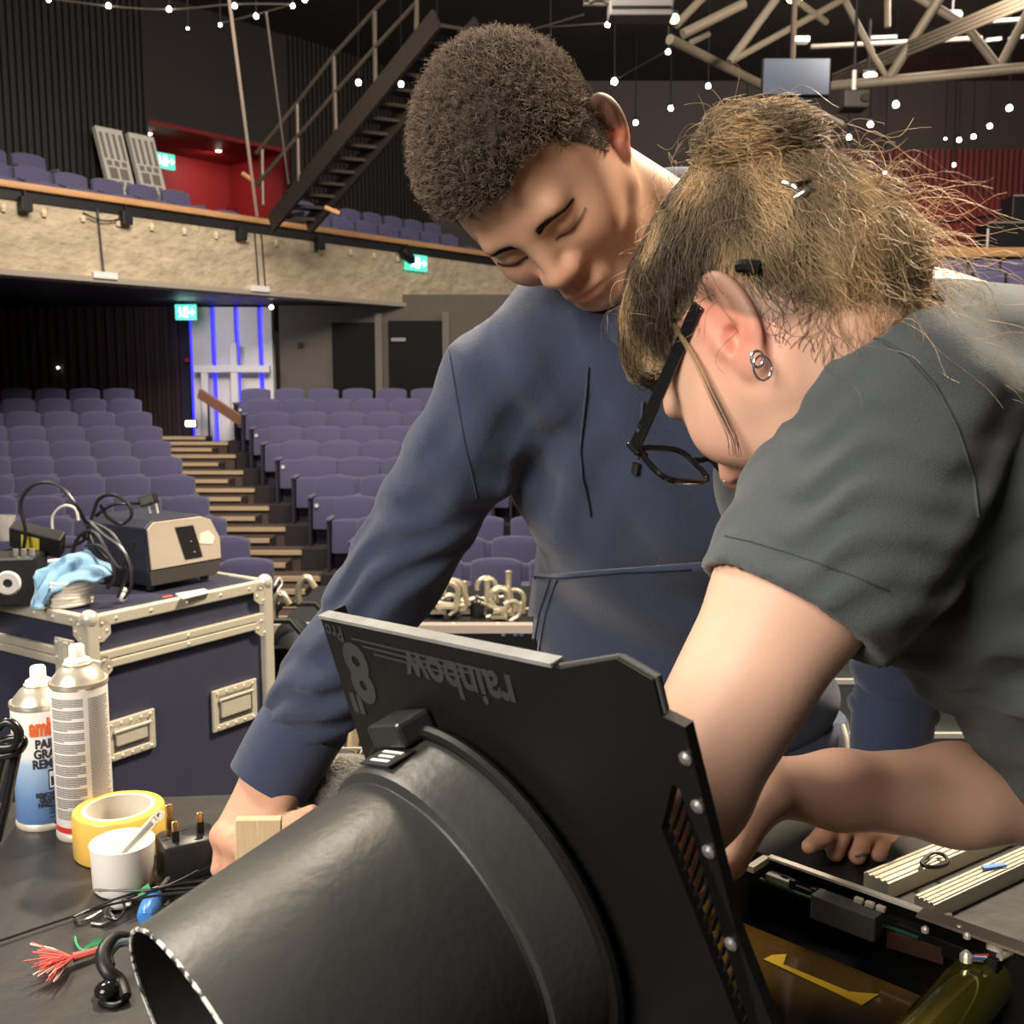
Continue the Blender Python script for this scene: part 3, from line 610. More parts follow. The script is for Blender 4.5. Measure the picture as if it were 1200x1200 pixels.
t = thing('metal_scraper', 'flat silver tool with a holed end standing in the white cup', 'tool', a0)
MB().obox((a0 + a1) / 2 - dr * .005, dr * ((a1 - a0).length / 2 - .006), sd_ * .0048, n_ * .0012).build('blade', M_alu, t, bevel=.0006)
MB().lathe([(.0022, -.0012), (.0058, -.0012), (.0058, .0012), (.0022, .0012), (.0022, -.0012)], a1 - dr * .008, n_, 20).build('eyelet', M_alu, t)
MB().obox(a0.lerp(a1, .35) + n_ * .0016 * (1 if n_.dot(FW) < 0 else -1), dr * .02, sd_ * .002, n_ * .0005).build('groove', mat('groove_grey', (.2, .2, .19), .5), t)

# --- plug adaptor with three brass pins
c = on(221, 1020); ex = V((.86, .5, 0)).normalized(); ey = V((-ex.y, ex.x, 0)); t = thing('plug_adaptor', 'chunky black plug adaptor with three brass pins pointing up', 'adaptor', c)
ht = .040
q = MB(); q.prism([(-.028, -.022), (.022, -.026), (.030, -.016), (.030, .022), (.02, .026), (-.024, .026), (-.030, .018)], c, ex, ey, V((0, 0, ht)))
q.build('body', M_plastic, t, smooth=True, bevel=.004)
brass = mat('brass', (.78, .55, .22), .25, metal=.95)
for (x, y, h1, w1) in ((-.016, .009, .034, .0040), (-.014, -.010, .022, .0033), (.014, .0, .022, .0033)):
    p0 = c + ex * x + ey * y + V((0, 0, ht)); o = MB().obox(p0 + V((0, 0, h1 / 2)), ex * w1, ey * w1 * .62, V((0, 0, h1 / 2))).build('pin', brass, t, bevel=.0015)
    if h1 < .03: MB().obox(p0 + V((0, 0, h1 * .26)), ex * w1 * 1.06, ey * w1 * .68, V((0, 0, h1 * .26))).build('sleeve', M_rubber, o)
for (x, y) in ((-.022, -.002), (.0, .014), (.008, -.016)): MB().obox(c + ex * x + ey * y + V((0, 0, ht)), ex * .004, ey * .0008, V((0, 0, .0006))).build('slot', M_black, t)
# --- wooden block held by the man
wb0 = P(301, 1024, .985); wdz = V((.05, -.06, 1)).normalized(); wdx = (V((.98, .12, 0)) - wdz * V((.98, .12, 0)).dot(wdz)).normalized(); wdy = wdz.cross(wdx)
wbz = ZTAB + .001; c = V((wb0.x, wb0.y, wbz))
tag(MB().obox(c + wdz * .053, wdx * .0212, wdy * .005, wdz * .053).build('wooden_block', mat('pale_wood', (.66, .50, .30), .6, bump=.1, bscale=60, var=.18, vscale=30, stretch=(9, 9, 1)), bevel=.001), 'small upright pale wooden block in the man\'s hand', 'wood block')

# --- small clutter
def wire(name, label, cat, pts, r, m, group=None, n=6, close=False, smooth=6):
    return tag(MB().tube(catmull(pts, smooth, close), r, n, close).build(name, m, smooth=True), label, cat, group)
M_tie = mat('tie_black', (.015, .015, .016), .35)
fan = [((-5, 1104), (110, 1066), (262, 1022)), ((86, 1075), (140, 1052), (225, 1030)), ((110, 1043), (180, 1043), (268, 1037)), ((150, 1056), (200, 1036), (245, 1016)), ((165, 1050), (205, 1034), (232, 1020)), ((170, 1046), (215, 1035), (262, 1030)), ((120, 1062), (180, 1050), (250, 1042))]
tl = ['longest black cable tie reaching the left edge', 'black cable tie ending by the grey hook', 'level black cable tie in front of the white cup', 'black cable tie fanning highest toward the adaptor', 'short black cable tie pointing up at the adaptor', 'black cable tie lying below the adaptor', 'lowest black cable tie of the fan by the blue handle']
for i, f_ in enumerate(fan): wire('cable_tie', tl[i], 'cable tie', [on(x, y, .004 + .004 * i) for x, y in f_], .0013, M_tie, 'black cable ties', 5)
M_hook = mat('hook_steel', (.35, .34, .32), .3, metal=.9)
wire('wire_hook', 'bent dark wire hook in front of the cup', 'hook', [on(x, y, z) for x, y, z in ((128, 1060, .006), (122, 1072, .010), (136, 1078, .004), (146, 1066, .008), (144, 1055, .012))], .0015, M_tie)
wire('wire_hook', 'shiny steel hook lying left of the blue handle', 'hook', [on(x, y, z) for x, y, z in ((88, 1074, .002), (92, 1079, .004), (104, 1076, .004), (118, 1068, .003))], .0016, M_hook)
wire('wire_hook', 'shiny S shaped steel hook below the dark wire hook', 'hook', [on(x, y, z) for x, y, z in ((107, 1082, .002), (120, 1083, .002), (133, 1076, .004), (128, 1068, .003), (136, 1060, .003))], .0016, M_hook)
tag(MB().ball(on(140, 1060, .004), (.012, .009, .004), 14).build('metal_tab', mat('tab_grey', (.33, .33, .33), .4, metal=.6), smooth=True), 'flat grey metal tab among the cable ties', 'tab')
t0, t1 = on(183, 1048, .012), on(166, 1088, .010); dr = (t1 - t0).normalized()
t = thing('blue_screwdriver', 'glossy blue screwdriver handle lying by the cable ties', 'screwdriver', on(175, 1070))
MB().lathe([(0, 0), (.006, .001), (.008, .006), (.0065, .009), (.009, .014), (.0105, .024), (.0098, .038), (.007, .046), (0, .047)], t0, dr, 16).build('grip', mat('blue_plastic', (.05, .22, .62), .3), t, smooth=True)
MB().tube([t0, t0 - dr * .03 + V((.006, 0, 0))], .003, 8).build('shaft', mat('shaft_grey', (.16, .16, .16), .4), t)
# green leaf-shaped ties
M_gr = mat('green_tape', (.05, .38, .16), .45)
def leaf(pts, lab):
    b = MB(); n = len(pts); th = V((0, 0, .001)); b.add([p for p in pts] + [p + th for p in pts], [tuple(range(n))[::-1], tuple(range(n, 2 * n))] + [(i, (i + 1) % n, n + (i + 1) % n, n + i) for i in range(n)])
    tag(b.build('green_tape_scrap', M_gr), lab, 'tape scrap', 'green scraps')
leaf([on(150, 1048, .006), on(154, 1034, .012), (on(162, 1044, .008))], 'small green folded scrap just under the white cup')
leaf([on(160, 1046, .006), on(174, 1036, .014), on(177, 1044, .01), on(164, 1056, .004)], 'larger green scrap between the cup and the blue handle')
leaf([on(98, 1112, .004), on(110, 1102, .009), on(124, 1100, .008), on(116, 1108, .004)], 'green scrap lying over the red tassel stem')
wire('green_wire', 'thin curled green wire beside the red tassel', 'wire', [on(x, y, .004) for x, y in ((88, 1098), (90, 1107), (97, 1113), (110, 1108))], .001, M_gr)
# red frayed tassel
t = thing('red_tassel', 'frayed red tassel of stiff fibres on the table', 'tassel', on(90, 1120))
M_tas = mat('tassel_red', (.68, .13, .11), .7); M_tasp = mat('tassel_pale', (.85, .62, .50), .7)
s0, s1 = on(120, 1112, .006), on(86, 1122, .007)
MB().tube([s0, s0.lerp(s1, .5), s1], [.0038, .0036, .0045], 8).build('stem', M_tas, t, smooth=True)
dr = (s1 - s0).normalized(); sdv = V((0, 0, 1)).cross(dr)
for i in range(46):
    a = random.uniform(-1.0, 1.0); l = random.uniform(.024, .040); e = s1 + dr * l * math.cos(a * .95) + sdv * l * math.sin(a * .95) + V((0, 0, random.uniform(-.005, .012)))
    mid = s1.lerp(e, .5) + V((random.uniform(-.002, .002), random.uniform(-.002, .002), random.uniform(0, .003)))
    MB().tube([s1, mid, e], [.0010, .0008, .0007], 4).build('fibre', M_tasp if i % 5 == 0 else M_tas, t)
# clamp hook handle next to the lantern mouth
t = thing('clamp_handle', 'curved black rubber clamp handle beside the lantern mouth', 'clamp', on(130, 1150))
pts = [on(150, 1098, .026), on(132, 1100, .03), on(120, 1118, .026), on(126, 1138, .018), on(141, 1150, .010), on(148, 1168, .006)]
MB().tube(catmull(pts, 6), [.0042 + .0022 * math.sin(i / 30 * math.pi) for i in range(31)], 10).build('grip', M_rubber, t, smooth=True)
pts = [on(152, 1104, .024), on(138, 1106, .026), on(128, 1119, .022), on(130, 1132, .017)]
MB().tube(catmull(pts, 6), .004, 8).build('lining', mat('grip_grey', (.12, .16, .19), .45), t, smooth=True)
MB().ball(on(126, 1160, .008), (.011, .011, .008), 14).build('knob', mat('knob_black', (.01, .01, .01), .15), t, smooth=True)
wire('black_ring', 'thin black ring lying under the clamp handle', 'ring', [on(132 + 15 * math.cos(a), 1165 + 13 * math.sin(a), .003) for a in [math.pi * 2 * i / 10 for i in range(10)]], .0022, M_rubber, close=True)
# looped cable standing at the left edge
t = thing('looped_cable', 'thick black cable loop rising at the left edge of the table', 'cable', on(5, 985))
dK = 1.02
for i, pts in enumerate((((-12, 862), (8, 846), (22, 858), (16, 874), (-10, 876)), ((-12, 878), (10, 866), (27, 868), (18, 882), (-10, 888)), ((22, 872), (16, 900), (8, 940), (-4, 985)), ((10, 870), (0, 905), (-12, 950)))):
    MB().tube(catmull([P(x, y, dK + .012 * i) for x, y in pts], 6), .0048, 10).build('loop', mat('cable_gloss', (.012, .012, .012), .22), t, smooth=True)

# --- navy flight case
ZC = .874
er = V((.552, .834, 0)).normalized(); el = V((-er.y, er.x, 0)); nc = atZ(104, 722, ZC)
LR, LL = .585, .85; FN = -el
t = thing('flight_case', 'navy road case with aluminium edges standing behind the table', 'case', V((nc.x, nc.y, 0)) + er * LR / 2 + el * LL / 2)
cen = V((nc.x, nc.y, 0)) + er * LR / 2 + el * LL / 2
MB().obox(cen + V((0, 0, ZC / 2 + .03)), er * (LR / 2 - .006), el * (LL / 2 - .006), V((0, 0, ZC / 2 - .035))).build('body', M_navy, t)
def ext(a, b, nrm, w, h): return MB().bar(a, b, w, h, nrm)
cor = lambda i, j, z: V((nc.x, nc.y, 0)) + er * LR * i + el * LL * j + V((0, 0, z))
bw = .032
for z0, lb in ((ZC, 'edge_extrusion'), (.04, 'edge_extrusion')):
    for (a, b) in (((0, 0), (1, 0)), ((1, 0), (1, 1)), ((1, 1), (0, 1)), ((0, 1), (0, 0))):
        A0, B0 = cor(*a, z0 - bw / 2), cor(*b, z0 - bw / 2); MB().bar(A0, B0, .024, bw).build(lb, M_alu, t, bevel=.004)
for (i, j) in ((0, 0), (1, 0), (1, 1), (0, 1)):
    MB().bar(cor(i, j, .04), cor(i, j, ZC - .01), .034, .034, er).build('corner_extrusion', M_alu, t, bevel=.006)
    for z in (ZC - .008, .05): MB().ball(cor(i, j, z), .024, 14).build('ball_corner', M_rivet, t, smooth=True)
zs = ZC - .108                                     # lid seam
for (a, b, nn) in (((0, 0), (1, 0), FN), ((0, 0), (0, 1), -er)):
    for dz in (.0, -.024):
        MB().bar(cor(*a, zs + dz) + nn * .004, cor(*b, zs + dz) + nn * .004, .016, .0215).build('seam_extrusion', M_alu, t, bevel=.003)
MBr = MB()
def rivets(pts):
    for p, nn in pts: MB().ball(p, .0048, 8).build('rivet', M_rivet, t, smooth=True)
rivets([(cor(f_, 0, ZC - bw / 2) + FN * .012, FN) for f_ in (.12, .3, .5, .7, .88)] + [(cor(f_, 0, zs + dz) + FN * .013, FN) for f_ in (.5,) for dz in (0, -.024)] + [(cor(0, f_, ZC - bw / 2) - er * .012, -er) for f_ in (.07, .16, .26)])
for z1 in (ZC - .035, zs - .035 + .012):            # riveted corner braces
    for nn, dd in ((FN, er), (-er, el)):
        for i0 in ((0, 1) if dd is er else (0,)):
            base = cor(i0, 0, z1); s_ = 1 if i0 == 0 else -1
            o = MB().prism([(0, -.035), (.030, -.035), (.052, -.018), (.052, .006), (.036, .024), (0, .024)], base + nn * .008, dd * s_, V((0, 0, 1)), nn * .004).build('corner_brace', M_alu, t)
            for u_, v_ in ((.018, -.024), (.042, -.008), (.028, .012), (.012, .004)): MB().ball(base + nn * .0125 + dd * s_ * u_ + V((0, 0, v_)), .0042, 8).build('rivet', M_rivet, o, smooth=True)
def recess_handle(f0, f1, z0, z1):
    A0 = cor(f0, 0, z0); B0 = cor(f1, 0, z1); c0 = (A0 + B0) / 2 + FN * .002; w0 = (B0 - A0).dot(er) / 2; h0 = (z1 - z0) / 2
    o = MB()
    for sx in (-1, 1): o.obox(c0 + er * sx * (w0 - .010), er * .010, FN * .005, V((0, 0, h0)))
    for sz in (-1, 1): o.obox(c0 + V((0, 0, sz * (h0 - .010))), er * (w0 - .012), FN * .0055, V((0, 0, .010)))
    o = o.build('recessed_handle', M_alu, t, bevel=.003)
    MB().obox(c0, er * (w0 - .018), FN * .003, V((0, 0, h0 - .018))).build('dish', mat('dish_steel', (.30, .29, .26), .25, metal=.8), o)
    MB().obox(c0 + FN * .006 + V((0, 0, .003)), er * (w0 - .028), FN * .004, V((0, 0, h0 - .034))).build('grip_plate', M_alu, o, bevel=.003)
    MB().tube([c0 + FN * .010 - er * (w0 - .02) + V((0, 0, h0 - .03)), c0 + FN * .010 + er * (w0 - .02) + V((0, 0, h0 - .03))], .005, 8).build('hinge_bar', M_rivet, o)
    for sx in (-.8, -.4, 0, .4, .8):
        for sz in (-1, 1): MB().ball(c0 + FN * .007 + er * sx * w0 + V((0, 0, sz * (h0 - .010))), .004, 8).build('rivet', M_rivet, o, smooth=True)
def face_at(px, py):                                # point of the right face seen at a pixel
    r = ray(px, py); k = (nc - CAM).dot(FN) / r.dot(FN); return CAM + r * k
for (x0, x1, y0, y1) in ((123, 181, 838, 885), (248, 300, 802, 850)):
    xm = (x0 + x1) / 2; a = face_at(x0, 860 if x0 < 200 else 826); b = face_at(x1, 860 if x0 < 200 else 826); za = face_at(xm, y0).z; zb = face_at(xm, y1).z
    recess_handle((a - nc).dot(er) / LR, (b - nc).dot(er) / LR, zb, za)
# butterfly latch on the left face
lc = cor(0, .11, zs - .012) - er * .010
o = MB().obox(lc, el * .042, er * .003, V((0, 0, .052))).build('latch', M_alu, t, bevel=.003)
for i in range(4):
    for j in range(3): MB().ball(lc - er * .004 + el * (-.033 + .022 * i) + V((0, 0, -.04 + .04 * j)), .0045, 8).build('rivet', M_rivet, o, smooth=True)
MB().obox(lc - er * .008, el * .006, er * .006, V((0, 0, .05))).build('latch_bar', M_rivet, o, bevel=.002)
me = text_mesh('C', .055, .0006, .003); me.transform(Matrix((( -el.x, 0, -er.x, 0), (-el.y, 0, -er.y, 0), (0, 1, 0, 0), (0, 0, 0, 1))))
pc = cor(0, .30, 0) - er * .008; pc.z = P(2, 940, 2.7).z; me.transform(Matrix.Translation(pc)); put('stencil', me, M_white, t)

# --- things on the case
ez = V((0, 0, 1))
def oncase(px, py, dz=0): return atZ(px, py, ZC + dz)
q = oncase(180, 694); fw_, fh_ = .250, .185
t = thing('effects_projector', 'dark boxy effects projector with a beige chamfered front on the case', 'projector', q)
fx = lambda i: er * i
prof = [(0, 0), (fw_ * .93, 0), (fw_, .045), (fw_ * 1.0, .115), (fw_ * .86, fh_ - .015), (fw_ * .72, fh_), (.012, fh_), (-.012, fh_ - .02), (-.012, .045)]
b0 = q + ez * .014 + el * .01
MB().prism(prof, b0, er, ez, el * .27).build('body', mat('projector_navy', (.022, .026, .045), .4), t, bevel=.003)
MB().prism([(.0, .047), (fw_ - .004, .047), (fw_ - .006, .11), (fw_ * .85, fh_ - .018), (fw_ * .71, fh_ - .005), (.012, fh_ - .005), (-.008, fh_ - .024)], b0, er, ez, FN * .006).build('front_plate', mat('beige_plate', (.50, .43, .36), .5), t, bevel=.002)
MB().prism([(.0, .003), (fw_ * .92, .003), (fw_ - .004, .044), (-.006, .044)], b0, er, ez, FN * .004).build('lower_panel', mat('dark_bronze', (.055, .050, .046), .4), t)
wn = MB().prism([(.115, .062), (.176, .062), (.146, .158), (.084, .158)], b0 + FN * .006, er, ez, FN * .0025).build('window', M_black, t)
for x, y in ((.135, .112), (.146, .08)): MB().ball(b0 + FN * .010 + er * x + ez * y, .0022, 6).build('screw', M_rivet, wn)
MB().prism([(.166, .102), (.214, .094), (.224, .114), (.203, .134), (.170, .130)], b0 + FN * .006, er, ez, FN * .002).build('label_sticker', mat('sticker_white', (.85, .82, .74), .5), t)
for i, (x, y) in enumerate(((.02, .03), (.21, .03), (.02, .22), (.21, .22))): MB().lathe([(0, -.014), (.013, -.014), (.013, 0), (0, 0)], b0 + er * x + el * y, ez, 12).build('foot', M_rubber, t)
# black box with white ring
q = oncase(10, 712); t = thing('ring_box', 'black box with a white ring on its front at the left of the case', 'box', q)
fr = V((.98, .2, 0)).normalized(); fk = V((-fr.y, fr.x, 0))
MB().obox(q + ez * .066 + fk * .06 - fr * .04, fr * .115, fk * .06, ez * .066).build('body', M_plastic, t, bevel=.008)
MB().lathe([(.010, -.004), (.030, -.004), (.032, .004), (.028, .010), (.012, .010), (.010, -.004)], P(10, 683, (q - CAM).dot(FW) - .005), -fk, 28).build('ring', mat('ring_white', (.78, .76, .72), .4), t, smooth=True)
MB().lathe([(0, .001), (.0105, .001), (.0105, .003), (0, .003)], P(10, 683, (q - CAM).dot(FW) - .006), -fk, 16).build('hole', M_black, t)
for k in range(3): MB().tube([q + ez * .130 + fr * (.02 + .02 * k) + fk * .02, q + ez * .150 + fr * (.02 + .02 * k) + fk * .02], .007, 8).build('knob', mat('knob_grey', (.5, .48, .44), .3, metal=.6), t)
# blue cloth: folded sheet
def cloth():
    n, m = 26, 18; vs = []; c0 = oncase(82, 712); dd = (c0 - CAM).dot(FW)
    top = catmull([P(x, y, dd + dz) for x, y, dz in ((44, 672, .0), (58, 662, .02), (78, 652, .05), (98, 647, .07), (114, 655, .08), (134, 668, .10))], 6)
    bot = catmull([P(x, y, dd - .03 + dz) for x, y, dz in ((36, 713, -.01), (46, 714, -.01), (62, 698, .0), (84, 684, .01), (108, 682, .03), (128, 676, .07))], 6)
    k = len(top)
    for i in range(k):
        for j in range(m + 1):
            f = j / m; p = top[i].lerp(bot[i], f); w_ = .010 * math.sin(f * 9 + i * .35) * math.sin(f * math.pi) + .006 * math.sin(i * .9 + f * 3)
            vs.append(p - FW * w_ + UP * (.004 * math.sin(i * .7 + f * 6)))
    fs = [(i * (m + 1) + j, (i + 1) * (m + 1) + j, (i + 1) * (m + 1) + j + 1, i * (m + 1) + j + 1) for i in range(k - 1) for j in range(m)]
    o = MB().add(vs, fs).build('blue_cloth', mat('cloth_blue', (.22, .42, .62), .9, bump=.4, bscale=400, sheen=.3), smooth=True)
    md = o.modifiers.new('s', 'SOLIDIFY'); md.thickness = .006
    return tag(o, 'crumpled light blue cloth draped over the white rope coil on the case', 'cloth')
cloth()
c = oncase(91, 710) + el * .03; t = thing('rope_coil', 'coil of white rope under the blue cloth', 'rope', c)
for k in range(7): MB().tube([c + er * (.052 * math.cos(a) + .003 * math.sin(k * 2.1)) + el * (.045 * math.sin(a)) + ez * (.006 + .0095 * k + .001 * math.sin(3 * a + k)) for a in [2 * math.pi * i / 28 for i in range(28)]], .0058, 7, True).build('turn', mat('rope_white', (.76, .72, .64), .8, bump=.4, bscale=300), t, smooth=True)
# cables
M_cab = mat('cable_black', (.014, .014, .015), .3)
def dloop(label, pts, d, r=.0048): wire('cable', label, 'cable', [P(x, y, d + dz) for x, y, dz in pts], r, M_cab, 'black cables on the road case', 8)
dC = 2.72
dloop('large black cable loop arching highest over the road case', [(0, 665, .05), (22, 655, .02), (30, 625, 0), (24, 590, 0), (40, 568, 0), (68, 568, 0), (88, 590, 0), (100, 612, .02), (112, 640, .02), (125, 655, .03)], dC)
dloop('black cable curling round the upright tangle', [(98, 632, 0), (108, 605, 0), (116, 585, 0), (132, 580, 0), (150, 590, 0), (154, 605, 0), (142, 614, 0), (126, 606, 0), (118, 592, .01)], dC + .01)
dloop('black cable falling in front of the projector side', [(106, 612, 0), (120, 625, 0), (140, 640, 0), (152, 660, 0), (154, 685, 0), (146, 702, 0)], dC - .05)
dloop('second black cable falling beside the projector', [(104, 610, 0), (128, 622, 0), (146, 648, 0), (150, 668, 0), (138, 700, 0)], dC - .03)
dloop('black cable ending in a frayed grey tip', [(100, 640, 0), (118, 640, 0), (138, 664, 0), (148, 660, 0), (158, 634, 0)], dC - .04)
dloop('black cable lying along the top of the projector', [(112, 605, 0), (130, 592, 0), (150, 590, 0), (165, 590, .02), (176, 586, .03)], dC + .03)
dloop('bunched black cable hanging behind the cloth', [(84, 650, 0), (92, 630, 0), (108, 622, 0), (122, 640, 0), (134, 670, 0), (126, 690, 0)], dC, .0055)
dloop('black cable leading to the adaptor block', [(0, 648, 0), (30, 640, 0), (60, 636, 0), (84, 640, 0), (110, 625, 0)], dC + .06)
wire('clear_loop', 'pale translucent wire loop behind the cables', 'wire', [P(x, y, dC + .08) for x, y in ((62, 625), (62, 605), (74, 593), (88, 596), (92, 610))], .004, mat('wire_pale', (.55, .52, .5), .3), n=6)
q = P(44, 632, dC + .05); t = thing('power_block', 'black power adaptor block with a yellow sticker among the cables', 'adaptor', q)
fx2 = (RX * .95 - UP * .25 + FW * .1).normalized(); fy2 = (UP * .8 - FW * .6 + RX * .2).normalized(); fy2 = (fy2 - fx2 * fy2.dot(fx2)).normalized(); fz2 = fx2.cross(fy2)
MB().obox(q, fx2 * .068, fy2 * .034, fz2 * .02).build('body', M_plastic, t, bevel=.004); s_ = 1 if fz2.dot(FW) < 0 else -1
MB().obox(q + fz2 * .021 * s_ - fx2 * .01, fx2 * .024, fy2 * .022, fz2 * .001).build('sticker', mat('sticker_yellow', (.80, .68, .08), .5), t)
q = P(174, 586, dC + .05); t = thing('power_plug', 'black plug with two metal pins lying on top of the projector', 'plug', q)
MB().obox(q, (RX * .9 + UP * .3).normalized() * .022, (UP * .9 - RX * .3).normalized() * .014, FW * .016).build('body', M_plastic, t, bevel=.004)
for x in (-.004, .016): MB().tube([q + RX * (x + .004) - UP * .01, q + RX * (x + .01) - UP * .036], .0035, 8).build('pin', M_alu, t)
q = oncase(230, 697); t = tag(MB().prism([(0, 0), (.10, .01), (.12, .06), (.03, .07)], q - er * .06 - el * .02, er, el, ez * .003).build('paper_sheet', mat('paper', (.80, .76, .70), .7)), 'white crumpled paper in front of the effects projector', 'paper')
tag(MB().prism([(0, 0), (.03, .0), (.035, .012), (.005, .014)], oncase(192, 701) , er, el, ez * .002).build('red_tag', mat('tag_red', (.7, .12, .10), .5)), 'small red tag on the road case under the projector', 'tag')
q = oncase(144, 705); tag(MB().ball(q + ez * .012, (.010, .010, .014), 10).ball(q + ez * .030 + er * .006, .008, 8).build('white_connector', mat('ring_white', (.78, .76, .72)), smooth=True), 'small white connector at the end of the fallen cables', 'connector')
q = oncase(4, 690); t = tag(MB().lathe([(.028, 0), (.030, .0), (.030, .07), (.026, .07), (.026, .0)], V((q.x, q.y, ZC + .133)) + fk * .05, ez, 20).build('clear_jar', mat('clear_plastic', (.75, .74, .72), .15, trans=.7, ior=1.3), smooth=True), 'clear plastic jar standing on the black ring box', 'jar')
wire('twisted_white_tie', 'thin white tie sticking out of the case latch', 'tie', [P(x, y, 2.5) for x, y in ((88, 769), (100, 772), (118, 776))], .003, M_white)
wire('white_string', 'white string bow on the case corner', 'string', [cor(1, 0, ZC - .02) + FN * .02 + er * x + ez * y for x, y in ((.02, 0), (.04, .02), (.05, 0), (.03, -.02), (.045, -.035))], .0025, M_white)

# --- equipment standing on the stage behind
M_clamp = mat('clamp_alloy', (.66, .60, .46), .35, metal=.7)
dbx = atY(556, 742, 4.3)
t = thing('equipment_dolly', 'low black dolly with pale edge and blue sockets behind the man', 'dolly', (dbx.x, 4.5, 0))
ztop = atY(556, 728, 4.4).z
MB().box((dbx.x - .1, 4.75, ztop - .2), (1.5, .9, .40)).build('body', M_black, t, bevel=.01)
MB().box((dbx.x - .1, 4.3, ztop - .005), (1.52, .06, .035)).build('edge_strip', mat('dolly_edge', (.42, .36, .32), .5), t)
for i, x in enumerate((604, 611)): p = atY(x, 742, 4.295); MB().lathe([(0, 0), (.011, 0), (.011, .012), (0, .012)], p, V((0, -1, 0)), 14).build('socket', mat('socket_blue', (.12, .30, .75), .4), t)
for x, y in ((531, 732), (584, 732), (590, 743)): MB().ball(atY(x, y, 4.29), .011, 10).build('bolt', M_rivet, t)
p = atY(594, 736, 4.293); MB().box(p, (.026, .006, .03)).build('plate', M_rivet, t); MB().box(p - V((0, .004, 0)), (.018, .004, .022)).build('plate_inset', M_black, t)
for x in (524, 574): p = atY(x, 725 if x < 550 else 716, 4.4); MB().box(p, (.03, .03, .022)).build('catch', M_black, t)
for x in (-.7, .5):
    for y in (4.4, 5.1): MB().lathe([(0, -.02), (.05, -.02), (.05, .02), (0, .02)], (dbx.x + x, y, .05), V((1, 0, 0)), 14).build('castor', M_rubber, t)
    MB().box((dbx.x + x, 4.75, (ztop - .4) / 2 + .03), (.06, .7, max(.02, ztop - .46))).build('skid', M_black, t)
def clamp(px, py, Y, s, rz, label):
    p = atY(px, py, Y); p.z = max(p.z, ztop + .012); t = thing('hook_clamp', label, 'clamp', p, 0, 'alloy hook clamps')
    R3 = Matrix.Rotation(rz, 3, 'Y')
    arc = [p + R3 @ V((s * .028 * math.cos(a), 0, s * (.045 + .028 * math.sin(a)))) for a in [math.pi * (-.1 + 1.2 * i / 9) for i in range(10)]]
    MB().tube([p + R3 @ V((s * .03, 0, 0))] + arc, .008 * s, 8).build('hook', M_clamp, t, smooth=True)
    MB().tube([p + R3 @ V((-s * .05, .01, s * .006)), p + R3 @ V((s * .05, .01, s * .014))], .006 * s, 8).build('bolt', M_clamp, t)
    MB().box(p + V((0, 0, .004)), (.05 * s, .03 * s, .012)).build('foot', M_clamp, t)
CL = [(522, 712, 1.2, .2), (536, 712, 1.3, -.2), (548, 724, 1.0, 1.2), (570, 706, 1.2, 0), (580, 716, 1.1, .4), (592, 720, 1.3, -.3), (602, 722, 1.1, .1), (560, 728, 1.0, -1.3), (585, 728, 1.1, 1.0), (514, 718, 1.1, .9)]
for i, (x, y, s, r_) in enumerate(CL): clamp(x, y, 4.42 + .05 * (i % 4), s * 1.3, r_, f'pale alloy hook clamp on the black dolly, {ordn[i]} of those behind the man')
for i, (x, h) in enumerate(((596, .2), (571, .15), (545, .13))):
    p = atY(x, 722, 4.5 + .06 * i); tag(MB().lathe([(0, 0), (.014, 0), (.014, h), (.018, h + .004), (0, h + .01)], (p.x, p.y, ztop), ez, 12).build('alloy_spigot', M_clamp, smooth=True), f'{("tallest", "middle", "shortest")[i]} upright alloy spigot on the black dolly', 'spigot', 'alloy spigots')
p = atY(559, 716, 4.5); tag(MB().lathe([(0, 0), (.03, 0), (.034, .07), (.026, .08), (0, .08)], (p.x, p.y, ztop), ez, 16).build('black_canister', M_plastic, smooth=True), 'small black canister among the alloy clamps', 'canister')
p = atY(519, 712, 4.55); tag(MB().box((p.x - .02, p.y, ztop + .04), (.16, .12, .08)).build('black_pouch', M_rubber, bevel=.02), 'black pouch at the left end of the black dolly', 'pouch')
# stage lanterns left of the man's arm
def lantern(px, py, Y, label, tilt_):
    p = atY(px, py, Y); t = thing('stage_lantern', label, 'lantern', V((p.x, p.y, 0)), 0, 'spare stage lanterns'); ax = V((.3, -.75, tilt_)).normalized()
    MB().lathe([(0, -.16), (.07, -.16), (.085, -.10), (.085, .05), (.10, .06), (.10, .14), (.09, .14), (.09, .04), (0, .03)], p, ax, 20).build('barrel', M_black, t, smooth=True)
    MB().tube([p + V((-.12, 0, 0)), p + V((-.12, 0, .13)), p + V((-.06, 0, .20)), p + V((.06, 0, .20)), p + V((.12, 0, .13)), p + V((.12, 0, 0))], .011, 8).build('yoke', M_plastic, t)
    MB().tube(catmull([p + V((0, 0, .20)), p + V((0, 0, .26)), p + V((.03, 0, .30)), p + V((.06, 0, .26))], 5), .012, 8).build('hook_clamp', M_clamp, t, smooth=True)
    MB().ball(p + V((.125, -.01, 0)), .02, 10).build('tilt_knob', M_clamp, t)
    MB().tube([p + V((0, .05, -.05)), V((p.x, p.y + .05, .0))], [.03, .09], 10).build('stand', M_black, t)
for i, (x, y) in enumerate(((322, 792), (352, 770), (318, 850), (346, 830))): lantern(x, y, 3.55 + .12 * i, f'black stage lantern with alloy clamp beside the road case, {("upper left", "upper right", "lower left", "lower right")[i]} of four', .25 * (-1) ** i)
